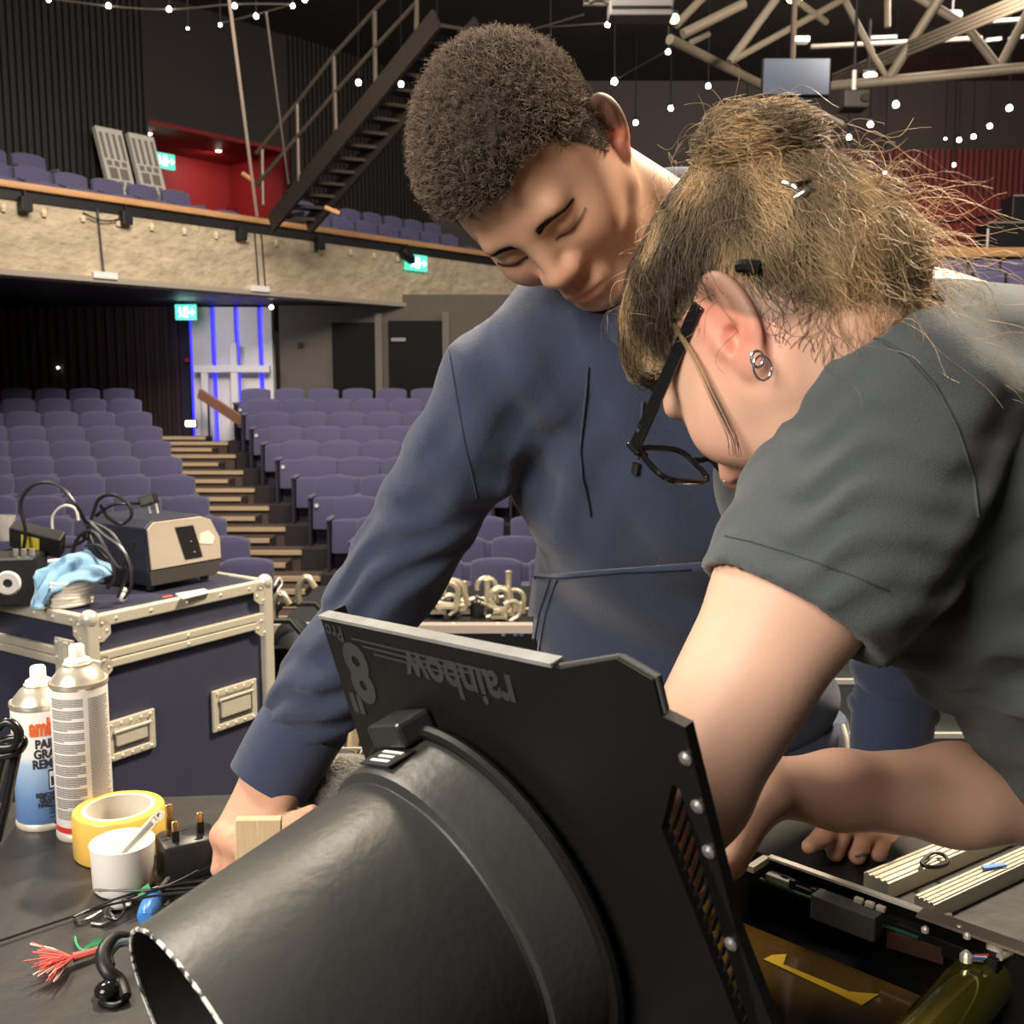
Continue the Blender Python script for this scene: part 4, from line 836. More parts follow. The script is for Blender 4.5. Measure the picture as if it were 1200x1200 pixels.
# wire basket on a black case
q = P(402, 872, 1.95); t = thing('tool_trunk', 'black trunk standing behind the table under the wire basket', 'trunk', (q.x + .08, q.y + .12, 0)); zb = P(402, 905, 1.95).z
MB().box((q.x + .12, q.y + .14, zb / 2), (.5, .34, zb - .02)).build('body', M_black, t, bevel=.01); MB().box((q.x + .12, q.y - .03, zb - .06), (.48, .012, .03)).build('lid_edge', M_plastic, t)
t = thing('wire_basket', 'pale wire basket with wooden tools inside behind the lantern plate', 'basket', (q.x + .06, q.y + .1, zb))
M_wire = mat('basket_wire', (.70, .66, .54), .35, metal=.6); bx0, bx1, by0, by1, hz = q.x - .07, q.x + .22, q.y, q.y + .2, .125
for zz in (zb + .004, zb + .045, zb + .085, zb + hz): MB().tube([(bx0, by0, zz), (bx1, by0, zz), (bx1, by1, zz), (bx0, by1, zz)], .004 if zz > zb + .1 else .0025, 6, True).build('hoop', M_wire, t)
for i in range(14):
    x = bx0 + (bx1 - bx0) * i / 13
    MB().tube([(x, by0, zb + hz), (x, by0, zb + .003), (x, by1, zb + .003), (x, by1, zb + hz)], .0018, 5).build('wire', M_wire, t)
for i in range(5):
    x = bx0 + .03 + .045 * i; tag(MB().tube([(x, by0 + .05 + .02 * (i % 3), zb + .012), (x + .02, by0 + .06 + .02 * (i % 3), zb + .145 + .012 * (i % 2))], .011, 10).build('wooden_stick', mat('stick_wood', (.55, .40, .24), .6, var=.2), smooth=True), f'wooden stick, {ordn[i]} from the left in the wire basket', 'stick', 'sticks in the wire basket')
# grey foam pad and small black block on the table behind the lantern
c = on(405, 985); tag(MB().lathe([(0, 0), (.040, 0), (.047, .012), (.050, .04), (.045, .075), (.030, .092), (0, .098)], c, ez, 28).build('foam_cushion', mat('grey_foam', (.17, .165, .15), .95, bump=1.0, bscale=220, var=.7, vscale=180), smooth=True), 'rounded speckled grey foam cushion behind the lantern hood', 'foam')
c = P(366, 905, 1.4); tag(MB().box((c.x + .01, c.y, (c.z) / 2 + .01), (.09, .08, c.z + .02)).build('black_post_case', M_black, bevel=.008), 'narrow black case standing behind the grey foam', 'case')
# grey equipment behind, between the man and his sleeve
p = atY(1040, 800, 3.2); t = thing('grey_cabinet', 'grey cabinet with pale edges behind the man\'s waist', 'cabinet', (p.x, 3.4, 0))
zt_ = atY(1040, 745, 3.2).z
MB().box((p.x + .1, 3.45, zt_ / 2), (.8, .5, zt_)).build('body', mat('cabinet_grey', (.16, .17, .165), .5), t, bevel=.008)
for zz in (zt_ - .01, atY(1040, 797, 3.2).z, atY(1040, 860, 3.2).z): MB().box((p.x + .1, 3.19, zz), (.8, .02, .016)).build('trim_strip', mat('cab_trim', (.62, .62, .58), .4), t)
p2 = atY(1000, 735, 3.3); tag(MB().box((p2.x - .02, 3.42, zt_ + .07), (.17, .2, .14)).build('cream_box', mat('cream', (.82, .78, .64), .5), bevel=.006), 'cream box standing on the grey cabinet', 'box')

# ================================================================== LANTERN WITH COLOUR SCROLLER PLATE
LC = CAM + cdir(-.0126, -.2407, -.6584); LA = cdir(-.730, -.345, .590).normalized(); LE = cdir(.637, -.030, .771); LE = (LE - LA * LE.dot(LA)).normalized(); LU = LA.cross(LE).normalized()
if LU.z < 0: LU = -LU
M_lant = mat('lantern_black', (.035, .036, .034), .42, bump=.06, bscale=120, var=.15, vscale=9)
M_plate = mat('plate_black', (.006, .006, .006), .5, bump=.05, bscale=60, spec=.3)
t = thing('stage_lantern_hood', 'large black lantern hood with a square colour scroller plate on the table', 'lantern', V((LC.x, LC.y, ZTAB)))
r1, r2, r3, s2, s3 = .113, .104, .097, .048, .196
hood = MB().lathe([(r2 - .003, s2 + .001), (r2 - .0015, s2 + .004), (r3, s3 - .001), (r3 - .001, s3), (r3 - .0025, s3 - .001), (r2 - .005, s2 + .002), (r2 - .006, .004), (r2 - .003, s2 + .001)], LC, LA, 96).build('hood_cone', M_lant, t, smooth=True)
MB().lathe([(r1 - .004, .002), (r1, .004), (r1 - .001, .008), (r2 + .007, .012), (r2 + .004, s2 - .004), (r2 + .003, s2), (r2 - .003, s2 + .001), (r2 - .006, .002), (r1 - .004, .002)], LC, LA, 96).build('collar', M_lant, t, smooth=True)
rim = MB().tube([LC + LA * (s3 - .0005) + (LE * math.cos(a) + LU * math.sin(a)) * (r3 - .0012) for a in [2 * math.pi * i / 120 for i in range(120)]], .0013, 6, True)
m = bpy.data.materials.new('worn_rim'); m.use_nodes = True; nt = m.node_tree; b = nt.nodes['Principled BSDF']; tc = nt.nodes.new('ShaderNodeTexCoord'); n = nt.nodes.new('ShaderNodeTexNoise'); n.inputs['Scale'].default_value = 160
cr = nt.nodes.new('ShaderNodeValToRGB'); cr.color_ramp.elements[0].position = .42; cr.color_ramp.elements[0].color = (.03, .03, .03, 1); cr.color_ramp.elements[1].position = .52; cr.color_ramp.elements[1].color = (.75, .72, .66, 1)
nt.links.new(tc.outputs['Object'], n.inputs[0]); nt.links.new(n.outputs[0], cr.inputs[0]); nt.links.new(cr.outputs[0], b.inputs['Base Color']); b.inputs['Roughness'].default_value = .4
rim.build('worn_rim', m, hood, smooth=True)
MB().tube([LC + LA * .010 + (LE * math.cos(a) + LU * math.sin(a)) * (r1 + .003) for a in [2 * math.pi * i / 96 for i in range(96)]], .0045, 8, True).build('retaining_ring', M_plate, t, smooth=True)
W1, W2, HH = .123, .170, .176
def lp(e, u, a=0): return LC + LE * e + LU * u + LA * a
# plate: main sheet, slotted zone with slanted bars, right edge strip
def pl(px, py):
    r = ray(px, py); k = (LC - CAM).dot(LA) / r.dot(LA); q = CAM + r * k - LC; return (q.dot(LE), q.dot(LU))
HB = -HH + .012
def lineat(p0, p1, u):           # point of the plate line p0-p1 at height u
    f = (u - p0[1]) / (p1[1] - p0[1]); return (p0[0] + (p1[0] - p0[0]) * f, u)
bl0, bl1 = pl(775, 971), pl(775 + 5.8 * 14, 971 + 14.8 * 14); br0, br1 = pl(797, 925), pl(797 + 5.8 * 14, 925 + 14.8 * 14); ro0, ro1 = pl(803, 852), pl(890, 1200)
TLp = pl(375, 722)
MB().prism([lineat(TLp, pl(430, 895), HB), lineat(bl0, bl1, HB), bl0, pl(788, 918), pl(775, 838), pl(765, 797), pl(722, 772), pl(655, 784), pl(648, 779), TLp], LC - LA * .006, LE, LU, LA * .006).build('front_plate', M_plate, t)
es = MB().prism([lineat(br0, br1, HB), lineat(ro0, ro1, HB), ro0, pl(775, 838), pl(788, 918), br0], LC - LA * .006, LE, LU, LA * .0063).build('edge_strip', M_plate, t)
for k in range(27):
    x0, y0 = 798 + 5.8 * k, 932 + 14.8 * k; hw_ = 1.4; px_, py_ = .95 * hw_, .31 * hw_
    qd = [pl(x0 - px_, y0 - py_), pl(x0 + px_, y0 + py_), pl(x0 - 15 + px_, y0 + 45 + py_), pl(x0 - 15 - px_, y0 + 45 - py_)]
    if min(u_ for _, u_ in qd) < HB: break
    MB().prism(qd, LC - LA * .005, LE, LU, LA * .004).build('slot_bar', M_plate, t)
for bp_ in (pl(805, 888), pl(819, 944), pl(832, 997), pl(858, 1105)): MB().lathe([(0, 0), (.0036, 0), (.0036, .0012), (.0018, .0024), (0, .0024)], lp(bp_[0], bp_[1], .0005), LA, 12).build('bolt', mat('bolt_steel', (.42, .42, .41), .3, metal=.8), es)
MB().obox(lp((TLp[0] + pl(648, 779)[0]) / 2, (TLp[1] + pl(648, 779)[1]) / 2, -.003), (LE * (pl(648, 779)[0] - TLp[0]) + LU * (pl(648, 779)[1] - TLp[1])) / 2, LU * .0012, LA * .0045).build('top_flange', mat('flange_highlight', (.20, .21, .205), .35, var=.5, vscale=60), t)  # pale grey paints the highlight into the lip's colour
MB().prism([lineat(TLp, pl(430, 895), HB), TLp, (TLp[0] + .002, TLp[1]), (lineat(TLp, pl(430, 895), HB)[0] + .002, HB)], LC - LA * .02, LE, LU, LA * .02).build('left_flange', M_plate, t)
MB().tube([lp(*pl(652, 783), -.003), lp(*pl(722, 772), -.003), lp(*pl(765, 797), -.003), lp(*pl(775, 838), -.003)], .0014, 6).build('corner_lip', mat('flange_dark', (.06, .06, .06), .4), t)
# upside-down lettering
def plate_text(s, size, e, u, bold=.0006, sx=1.):
    me = text_mesh(s, size, .0002, bold); me.transform(Matrix(((-LE.x * sx, -LU.x, LA.x, 0), (-LE.y * sx, -LU.y, LA.y, 0), (-LE.z * sx, -LU.z, LA.z, 0), (0, 0, 0, 1)))); me.transform(Matrix.Translation(lp(e, u, .0004))); return put('lettering', me, mat('print_plate', (.032, .033, .033), .5), t)
plate_text('rainbow', .034, .030, HH - .022, .0008, .95); plate_text('8', .060, -.088, HH - .036, .0022, 1.0); plate_text('"', .05, -.105, HH - .050, .0012); plate_text('Pro', .016, -.106, HH - .010, .0003)
for k in range(3): MB().obox(lp(-.012, HH - .012 - .004 * k, .0003), LE * (.072 - .012 * k), LU * .0007, LA * .0002).build('printed_line', mat('print_plate', (0, 0, 0)), t)
# clip, label, small screws
ca = math.radians(104)
def ringp(a, r, s): return LC + LA * s + (LE * math.cos(a) + LU * math.sin(a)) * r
tn = (-LE * math.sin(ca) + LU * math.cos(ca)); rd = (LE * math.cos(ca) + LU * math.sin(ca))
MB().obox(ringp(ca, r1 + .006, .014), tn * .021, rd * .008, LA * .013).build('spring_clip', M_plastic, t, bevel=.003)
o = MB().obox(ringp(math.radians(100), r2 + .0060, .034), (-LE * math.sin(math.radians(100)) + LU * math.cos(math.radians(100))) * .018, (LE * math.cos(math.radians(100)) + LU * math.sin(math.radians(100))) * .0006, LA * .010).build('maker_label', M_black, t)
a_ = math.radians(100); tn2 = (-LE * math.sin(a_) + LU * math.cos(a_)); rd2 = (LE * math.cos(a_) + LU * math.sin(a_))
for k, w_ in enumerate((.012, .009, .011)): MB().obox(ringp(a_, r2 + .0068, .029 + .005 * k), tn2 * w_, rd2 * .0003, LA * .0011).build('label_line', M_white, o)
for e, u in ((.098, .012), (.100, -.02)): MB().tube(catmull([lp(e - .005, u - .002, .002), lp(e, u - .005, .006), lp(e + .006, u, .002)], 4), .0013, 6).build('wire_clip', M_hook, t)
MB().ball(lp(.080, .060, .001), .0012, 6).build('paint_chip', M_white, t)
# gel string on two rollers behind the plate
def mat_gel(name, col):
    m = mat(name, col, .3); nt = m.node_tree; tr_ = nt.nodes.new('ShaderNodeBsdfTranslucent'); tr_.inputs[0].default_value = (*col, 1); mx = nt.nodes.new('ShaderNodeMixShader'); mx.inputs[0].default_value = .6
    nt.links.new(nt.nodes['Principled BSDF'].outputs[0], mx.inputs[1]); nt.links.new(tr_.outputs[0], mx.inputs[2]); nt.links.new(mx.outputs[0], nt.nodes['Material Output'].inputs[0]); return m
gels = [((.62, .22, .16), .055, -.005), ((.62, .24, .04), -.005, -.055), ((.45, .30, .06), -.055, -.11), ((.30, .25, .10), -.11, -.17)]
gm = MB()
for i, (col, u1, u0) in enumerate(gels):
    MB().obox(lp(.105, (u0 + u1) / 2, -.022), LE * .055, LU * ((u1 - u0) / 2), LA * .0012).build('gel_panel', mat_gel('gel_%d' % i, tuple(min(.95, 2.0 * x) for x in col)), t)  # gel colours brightened to stand in for light from behind
MB().tube([lp(.130, -HH + .02, -.02), lp(.130, .05, -.02)], .006, 10).build('gel_roller', M_plastic, t)
MB().obox(lp(-.02, -HH + .02, -.02), LE * .14, LU * .008, LA * .018).build('bottom_frame', M_plate, t)

# ================================================================== OPEN SCROLLER TRAY
TA = atZ(903, 1003, ZTAB + .07); TB = atZ(1215, 1113, ZTAB + .07); te = V((TB.x - TA.x, TB.y - TA.y, 0)).normalized(); tp = V((te.y, -te.x, 0))   # te to the right, tp toward viewer
if tp.y > 0: tp = -tp
org = V((TA.x, TA.y, ZTAB)); TL = .42; TD = .27
def tr(e, p, z=0): return org + te * e + tp * p + V((0, 0, z))
t = thing('scroller_tray', 'open black colour scroller tray with circuit board and amber gel at lower right', 'tray', tr(.15, .1))
MB().prism([(-.06, -.002), (TL, -.002), (TL, TD), (-.06, TD)], org + V((0, 0, .001)), te, tp, V((0, 0, .004))).build('base', M_black, t)
MB().obox(tr(TL / 2 - .03, -.001, .036), te * (TL / 2 + .03), tp * .0015, ez * .033).build('far_wall', M_plate, t)
def tx(px, py, z): return atZ(px, py, ZTAB + z)
def tl_(px, py, z): q = tx(px, py, z) - org; return q.dot(te), q.dot(tp)
es_, ee_ = tl_(1088, 1060, .07)[0], tl_(1215, 1112, .07)[0]
MB().obox(tr(es_ / 2, .002, .070), te * (es_ / 2), tp * .0035, ez * .0012).build('white_strip', mat('strip_white', (.74, .70, .62), .45), t)
MB().obox(tr((es_ + ee_) / 2 + .02, .006, .070), te * ((ee_ - es_) / 2 + .02), tp * .0085, ez * .0012).build('bronze_strip', mat('strip_bronze', (.30, .25, .21), .4, metal=.4), t)
MB().obox(tr(-.004, .014, .066), te * .0035, tp * .016, ez * .003).build('end_strip', mat('strip_white', (0, 0, 0)), t)
pcb = MB().obox(tr(.075, .012, .054), te * .075, tp * .0085, ez * .001).build('circuit_board', mat('pcb_green', (.015, .085, .050), .35), t)
for i in range(9):
    MB().obox(tr(.012 + .010 * i, .010 + .003 * (i % 3), .057), te * (.0025 + .0015 * (i % 2)), tp * .002, ez * (.002 + .002 * (i % 3))).build('component', M_plastic if i % 3 else M_white, pcb)
MB().obox(tr(.018, .014, .057), te * .012, tp * .005, ez * .004).build('connector', mat('conn_grey', (.25, .25, .25), .4), pcb)
for i, cc in enumerate(((.6, .05, .05), (.7, .65, .6), (.05, .1, .5), (.1, .1, .1))):
    MB().tube(catmull([tr(.185 + .003 * i, .02, .052), tr(.195, .022 + .003 * i, .058), tr(.205, .016 + .004 * i, .060)], 4), .0011, 5).build('wire', mat('wire_%d' % i, cc, .4), pcb)
b0_, b1_ = tx(900, 1030, .052), tx(1172, 1132, .052)
MB().bar(b0_, b1_, .013, .014).build('motor_beam', M_plate, t, bevel=.001)
mcp = tx(992, 1072, .054); mc = MB().obox(mcp, te * .030, tp * .009, ez * .0115).build('motor_cover', mat('cover_grey', (.055, .055, .055), .45), t, bevel=.0015)
for k_ in range(3): MB().obox(mcp + te * (.008 + .010 * k_) - tp * .006 + ez * .014, te * .004, tp * .0025, ez * .0025).build('bracket', M_alu, mc, bevel=.001)
MB().bar(tx(1040, 1100, .045), tx(1106, 1120, .045), .004, .014).build('hinge_plate', mat('hinge_brown', (.06, .026, .018), .5), t)
for px_, py_ in ((1124, 1091), (1133, 1099), (1084, 1092)): MB().lathe([(0, 0), (.0032, 0), (.0032, .003), (.0015, .005), (0, .005)], tx(px_, py_, .067), ez, 10).build('screw', M_rivet, t)
MB().tube([tx(1092, 1080, .060), tx(1114, 1073, .062)], .0028, 8).build('rod', M_alu, t); MB().tube([tx(1171, 1122, .060), tx(1215, 1098, .064)], .0030, 8).build('rod', M_alu, t)
MB().lathe([(0, 0), (.0068, 0), (.0068, .008), (.004, .013), (0, .013)], tx(1166, 1112, .058), ez, 14).build('roller_cap', mat('cap_cream', (.66, .62, .54), .4), t, smooth=True)
MB().lathe([(0, 0), (.005, 0), (.005, .005), (.0025, .008), (0, .008)], tx(1132, 1126, .056), ez, 12).build('standoff', M_rivet, t)
gelm = mat('amber_gel', (.10, .055, .010), .10, trans=.45, coat=.5, ior=1.4)
rc = tx(1152, 1146, .030); er_ = (rc - org).dot(te); pr_ = (rc - org).dot(tp)
MB().prism([(-.055, .056), (er_, .056), (er_, TD), (-.055, TD)], org + V((0, 0, .026)), te, tp, V((0, 0, .001))).build('amber_gel', gelm, t)
MB().prism([tl_(895, 1124, .028), tl_(905, 1119, .028), tl_(922, 1118, .028), tl_(918, 1130, .028), tl_(995, 1162, .028), tl_(1030, 1165, .028), tl_(1010, 1178, .028), tl_(985, 1166, .028)], org + V((0, 0, .0275)), te, tp, V((0, 0, .0006))).build('gel_joint_tape', mat('amber_tape', (.42, .27, .02), .25), t)
MB().prism([(-.05, .055), (er_, .055), (er_, TD), (-.05, TD)], org + V((0, 0, .006)), te, tp, V((0, 0, .002))).build('liner', mat('liner_bronze', (.05, .03, .018), .4), t)
MB().lathe([(0, 0), (.0235, 0), (.0235, .2), (0, .2)], rc, tp, 40).build('gel_roll', mat('gel_roll', (.16, .15, .015), .10, metal=.6, coat=.8), t, smooth=True)
MB().lathe([(.022, -.006), (.028, -.006), (.028, -.001), (.022, -.001), (.022, -.006)], rc, tp, 40).build('roll_flange', mat('flange_pale', (.55, .54, .50), .35), t, smooth=True)
MB().lathe([(0, 0), (.028, 0), (.030, .004), (.028, .008), (0, .008)], tr(-.03, .06, .048), te, 24).build('end_roller', mat('gel_3', (0, 0, 0)), t, smooth=True)
# aluminium rails lying on the table
ra_, rb_ = on(1040, 1042), on(1172, 985); rdv = (rb_ - ra_).normalized(); rsd = V((rdv.y, -rdv.x, 0))
for i, (off, w_) in enumerate(((0, .030), (.055, .022))):
    a = ra_ + rsd * off - rdv * .02; b = rb_ + rsd * off + rdv * .12
    t = thing('aluminium_rail', ('wider fluted aluminium rail lying on the table by the ring hand', 'narrower fluted aluminium rail nearest the tray')[i], 'rail', (a + b) / 2, 0, 'aluminium rails')
    MB().bar(a + ez * .009, b + ez * .009, w_, .018).build('core', M_alu, t, bevel=.001)
    for k in range(4): MB().bar(a + ez * .0185 + rsd * (w_ * (-.36 + .24 * k)), b + ez * .0185 + rsd * (w_ * (-.36 + .24 * k)), .003, .002).build('flute', mat('flute_pale', (.50, .46, .38), .5), t)
wire('black_clip', 'small black wire clip lying on the aluminium rail', 'clip', [atZ(x, y, ZTAB + .024) for x, y in ((1080, 1012), (1092, 1000), (1106, 1002), (1110, 1012), (1094, 1016))], .0022, M_rubber, close=True)
tag(MB().bar(on(1152, 1017, .0215), on(1178, 1013, .0215), .006, .002).build('blue_tape', mat('tape_blue', (.10, .25, .70), .5)), 'short strip of blue tape on the narrow rail', 'tape')
# ================================================================== BODY SURFACES FROM DISTANCE FIELDS
from mathutils.bvhtree import BVHTree
A_ = lambda v: np.array(v, dtype=np.float32)
def rcone(a, b, r1, r2):
    a = A_(a); b = A_(b); ba = b - a; bb = float(ba @ ba) + 1e-9
    def f(p):
        q = p - a; t = np.clip((q @ ba) / bb, 0, 1)
        return np.sqrt(((q - t[:, None] * ba) ** 2).sum(1)) - (r1 + (r2 - r1) * t)
    return f
def ell(c, r, R=None):
    c = A_(c); r = A_(r); R = np.eye(3, dtype=np.float32) if R is None else R.astype(np.float32)
    def f(p):
        q = (p - c) @ R; k0 = np.sqrt(((q / r) ** 2).sum(1)); k1 = np.sqrt(((q / r ** 2) ** 2).sum(1)) + 1e-9
        return k0 * (k0 - 1) / k1
    return f
def ebox(c, h, R, rd):
    c = A_(c); h = A_(h) - rd
    def f(p):
        q = np.abs((p - c) @ R) - h
        return np.sqrt((np.maximum(q, 0) ** 2).sum(1)) + np.minimum(q.max(1), 0) - rd
    return f
class SDF:
    def __init__(s): s.ops = []; s.post = []
    def u(s, f, k=.01): s.ops.append((f, 'u', k)); return s
    def s(s, f, k=.005): s.ops.append((f, 's', k)); return s
    def i(s, f, k=.002): s.ops.append((f, 'i', k)); return s
    def chain(s, pts, rs, k=.01):
        for j in range(len(pts) - 1): s.u(rcone(pts[j], pts[j + 1], rs[j], rs[j + 1]), k)
        return s
    def __call__(s, p):
        d = np.full(len(p), 1e3, np.float32)
        for f, o, k in s.ops:
            e = f(p)
            if o == 'u':
                h = np.maximum(k - np.abs(d - e), 0) / k; d = np.minimum(d, e) - h * h * k * .25
            else:
                if o == 's': e = -e
                h = np.maximum(k - np.abs(d - e), 0) / k; d = np.maximum(d, e) + h * h * k * .25
        for f in s.post: d = d - f(p)
        return d
def nets(fn, lo, hi, h):
    lo = A_(lo); n = np.ceil((A_(hi) - lo) / h).astype(int) + 1; B = 8; nb = -(-n // B); n = nb * B
    D = np.empty(n, np.float32)
    g = np.stack(np.meshgrid(*[np.arange(k) for k in nb], indexing='ij'), -1).reshape(-1, 3)
    cen = lo + (g * B + (B - 1) / 2) * h; dc = np.concatenate([fn(c) for c in np.array_split(cen.astype(np.float32), max(1, len(cen) // 400000 + 1))])
    D5 = D.reshape(nb[0], B, nb[1], B, nb[2], B); D5[:] = dc.reshape(nb)[:, None, :, None, :, None]
    act = g[np.abs(dc) < B * h * 1.15]
    off = np.stack(np.meshgrid(*[np.arange(B)] * 3, indexing='ij'), -1).reshape(-1, 3)
    for ch in np.array_split(act, max(1, len(act) // 700 + 1)):
        if not len(ch): continue
        idx = ch[:, None, :] * B + off[None]; v = fn((lo + idx.reshape(-1, 3) * h).astype(np.float32)); fi = idx.reshape(-1, 3); D[fi[:, 0], fi[:, 1], fi[:, 2]] = v
    S = D < 0
    c8 = [S[i:n[0] - 1 + i, j:n[1] - 1 + j, k:n[2] - 1 + k] for i in (0, 1) for j in (0, 1) for k in (0, 1)]
    al = c8[0].copy(); an = c8[0].copy()
    for c in c8[1:]: al &= c; an |= c
    m = an & ~al; cells = np.argwhere(m); vid = np.full(m.shape, -1, np.int32); vid[m] = np.arange(len(cells))
    acc = np.zeros((len(cells), 3), np.float32); cnt = np.zeros(len(cells), np.float32)
    cor = [(i, j, k) for i in (0, 1) for j in (0, 1) for k in (0, 1)]
    val = {c: D[cells[:, 0] + c[0], cells[:, 1] + c[1], cells[:, 2] + c[2]] for c in cor}
    for a in cor:
        for ax in range(3):
            if a[ax]: continue
            b = list(a); b[ax] = 1; b = tuple(b); va, vb = val[a], val[b]; x = (va < 0) != (vb < 0)
            t = np.where(x, va / np.where(x, va - vb, 1), 0); pt = np.tile(A_(a), (len(cells), 1)); pt[:, ax] = t; acc += np.where(x[:, None], pt, 0); cnt += x
    verts = lo + (cells + acc / np.maximum(cnt, 1)[:, None]) * h
    quads = []
    for ax in range(3):
        o1, o2 = [(1, 2), (2, 0), (0, 1)][ax]
        sl0 = [slice(None)] * 3; sl1 = [slice(None)] * 3; sl0[ax] = slice(0, -1); sl1[ax] = slice(1, None)
        cr = S[tuple(sl0)] != S[tuple(sl1)]; e = np.argwhere(cr); e = e[(e[:, o1] > 0) & (e[:, o2] > 0) & (e[:, o1] < n[o1] - 1) & (e[:, o2] < n[o2] - 1)]
        if not len(e): continue
        pos = S[e[:, 0], e[:, 1], e[:, 2]]; q = []
        for d1, d2 in ((-1, -1), (0, -1), (0, 0), (-1, 0)):
            c = e.copy(); c[:, o1] += d1; c[:, o2] += d2; q.append(vid[c[:, 0], c[:, 1], c[:, 2]])
        q = np.stack(q, 1); q[~pos] = q[~pos][:, ::-1]; quads.append(q)
    return verts.astype(np.float32), np.concatenate(quads)
def arr_mesh(name, v, q, smooth=True):
    me = bpy.data.meshes.new(name); k = q.shape[1]
    me.vertices.add(len(v)); me.vertices.foreach_set('co', np.ascontiguousarray(v, np.float32).ravel())
    me.loops.add(q.size); me.loops.foreach_set('vertex_index', np.ascontiguousarray(q, np.int32).ravel())
    me.polygons.add(len(q)); me.polygons.foreach_set('loop_start', np.arange(0, q.size, k, dtype=np.int32)); me.polygons.foreach_set('loop_total', np.full(len(q), k, np.int32))
    if smooth: me.polygons.foreach_set('use_smooth', np.ones(len(q), bool))
    me.update(calc_edges=True); return me
def merge(parts):
    vs, qs, o = [], [], 0
    for v, q in parts: vs.append(v); qs.append(q + o); o += len(v)
    return np.concatenate(vs), np.concatenate(qs)
def set_col(me, name, c):
    a = me.color_attributes.new(name, 'FLOAT_COLOR', 'POINT'); a.data.foreach_set('color', np.concatenate([c, np.ones((len(c), 1))], 1).astype(np.float32).ravel())
def grad(fn, p, e=.0015):
    g = np.stack([fn(p + A_(np.eye(3)[i] * e)) - fn(p - A_(np.eye(3)[i] * e)) for i in range(3)], 1); return g / (np.linalg.norm(g, axis=1, keepdims=True) + 1e-9)
def tubes(paths, rad, nside=3):
    """paths (N,K,3), rad (N,K) -> one mesh of thin strands"""
    N, K, _ = paths.shape; t = np.gradient(paths, axis=1); t /= np.linalg.norm(t, axis=2, keepdims=True) + 1e-9
    ref = np.where(np.abs(t[..., 2:3]) < .9, A_((0, 0, 1)), A_((1, 0, 0))); u = np.cross(t, ref); u /= np.linalg.norm(u, axis=2, keepdims=True) + 1e-9; b = np.cross(t, u)
    an = 2 * np.pi * np.arange(nside) / nside
    v = paths[:, :, None] + rad[:, :, None, None] * (u[:, :, None] * np.cos(an)[None, None, :, None] + b[:, :, None] * np.sin(an)[None, None, :, None])
    base = np.arange(N * K * nside).reshape(N, K, nside); nx = np.roll(base, -1, 2)
    q = np.stack([base[:, :-1], nx[:, :-1], nx[:, 1:], base[:, 1:]], -1).reshape(-1, 4)
    return v.reshape(-1, 3), q
def mat_attr(name, rough=.5, sss=0., spec=.4, bump=0., bscale=400., transl=0., hair=False):
    m = bpy.data.materials.new(name); m.use_nodes = True; nt = m.node_tree; b = nt.nodes['Principled BSDF']; at = nt.nodes.new('ShaderNodeAttribute'); at.attribute_name = 'tint'
    nt.links.new(at.outputs['Color'], b.inputs['Base Color']); b.inputs['Roughness'].default_value = rough; b.inputs['Specular IOR Level'].default_value = spec
    if sss: b.inputs['Subsurface Weight'].default_value = sss; b.inputs['Subsurface Scale'].default_value = .010; b.inputs['Subsurface Radius'].default_value = (1, .35, .2)
    if bump:
        n = nt.nodes.new('ShaderNodeTexNoise'); n.inputs['Scale'].default_value = bscale; n.inputs['Detail'].default_value = 3; tc = nt.nodes.new('ShaderNodeTexCoord'); nt.links.new(tc.outputs['Object'], n.inputs[0])
        bp_ = nt.nodes.new('ShaderNodeBump'); bp_.inputs['Strength'].default_value = bump; bp_.inputs['Distance'].default_value = .003; nt.links.new(n.outputs[0], bp_.inputs['Height']); nt.links.new(bp_.outputs[0], b.inputs['Normal'])
    if transl:
        tr_ = nt.nodes.new('ShaderNodeBsdfTranslucent'); mx = nt.nodes.new('ShaderNodeMixShader'); mx.inputs[0].default_value = transl; nt.links.new(at.outputs['Color'], tr_.inputs[0]); nt.links.new(b.outputs[0], mx.inputs[1]); nt.links.new(tr_.outputs[0], mx.inputs[2]); nt.links.new(mx.outputs[0], nt.nodes['Material Output'].inputs[0])
    return m
def vnoise(p, f, seed=0):
    s = seed * 1.37; return (np.sin(p[:, 0] * f + s + 1.3 * np.sin(p[:, 1] * f * .7 + s)) + np.sin(p[:, 1] * f * 1.1 + 2 * s + 1.1 * np.sin(p[:, 2] * f * .8)) + np.sin(p[:, 2] * f * .9 + 3 * s + 1.2 * np.sin(p[:, 0] * f * .9 + s))) / 3
def folds(c, rad, d, freq, amp, ph=0., warp=1.2):
    c = A_(c); d = A_(d); d = d / np.linalg.norm(d)
    o = np.cross(d, A_((.3, .5, .8))); o /= np.linalg.norm(o)
    def f(p):
        q = p - c; w = np.exp(-(q ** 2).sum(1) / rad ** 2); x = q @ d; y = q @ o
        s = np.sin(freq * x + warp * np.sin(freq * .33 * y + ph) + ph); return amp * w * (np.abs(s) ** .7 * np.sign(s))
    return f
def project(v):
    q = v - A_(CAM); d = q @ A_(FW); return 600 + 1200 * (q @ A_(RX)) / d, 600 - 1200 * (q @ A_(UP)) / d, d
def in_poly(x, y, poly):
    r = np.zeros(len(x), bool); n = len(poly)
    for i in range(n):
        x1, y1 = poly[i]; x2, y2 = poly[(i + 1) % n]; c = ((y1 > y) != (y2 > y)) & (x < (x2 - x1) * (y - y1) / (y2 - y1 + 1e-9) + x1); r ^= c
    return r
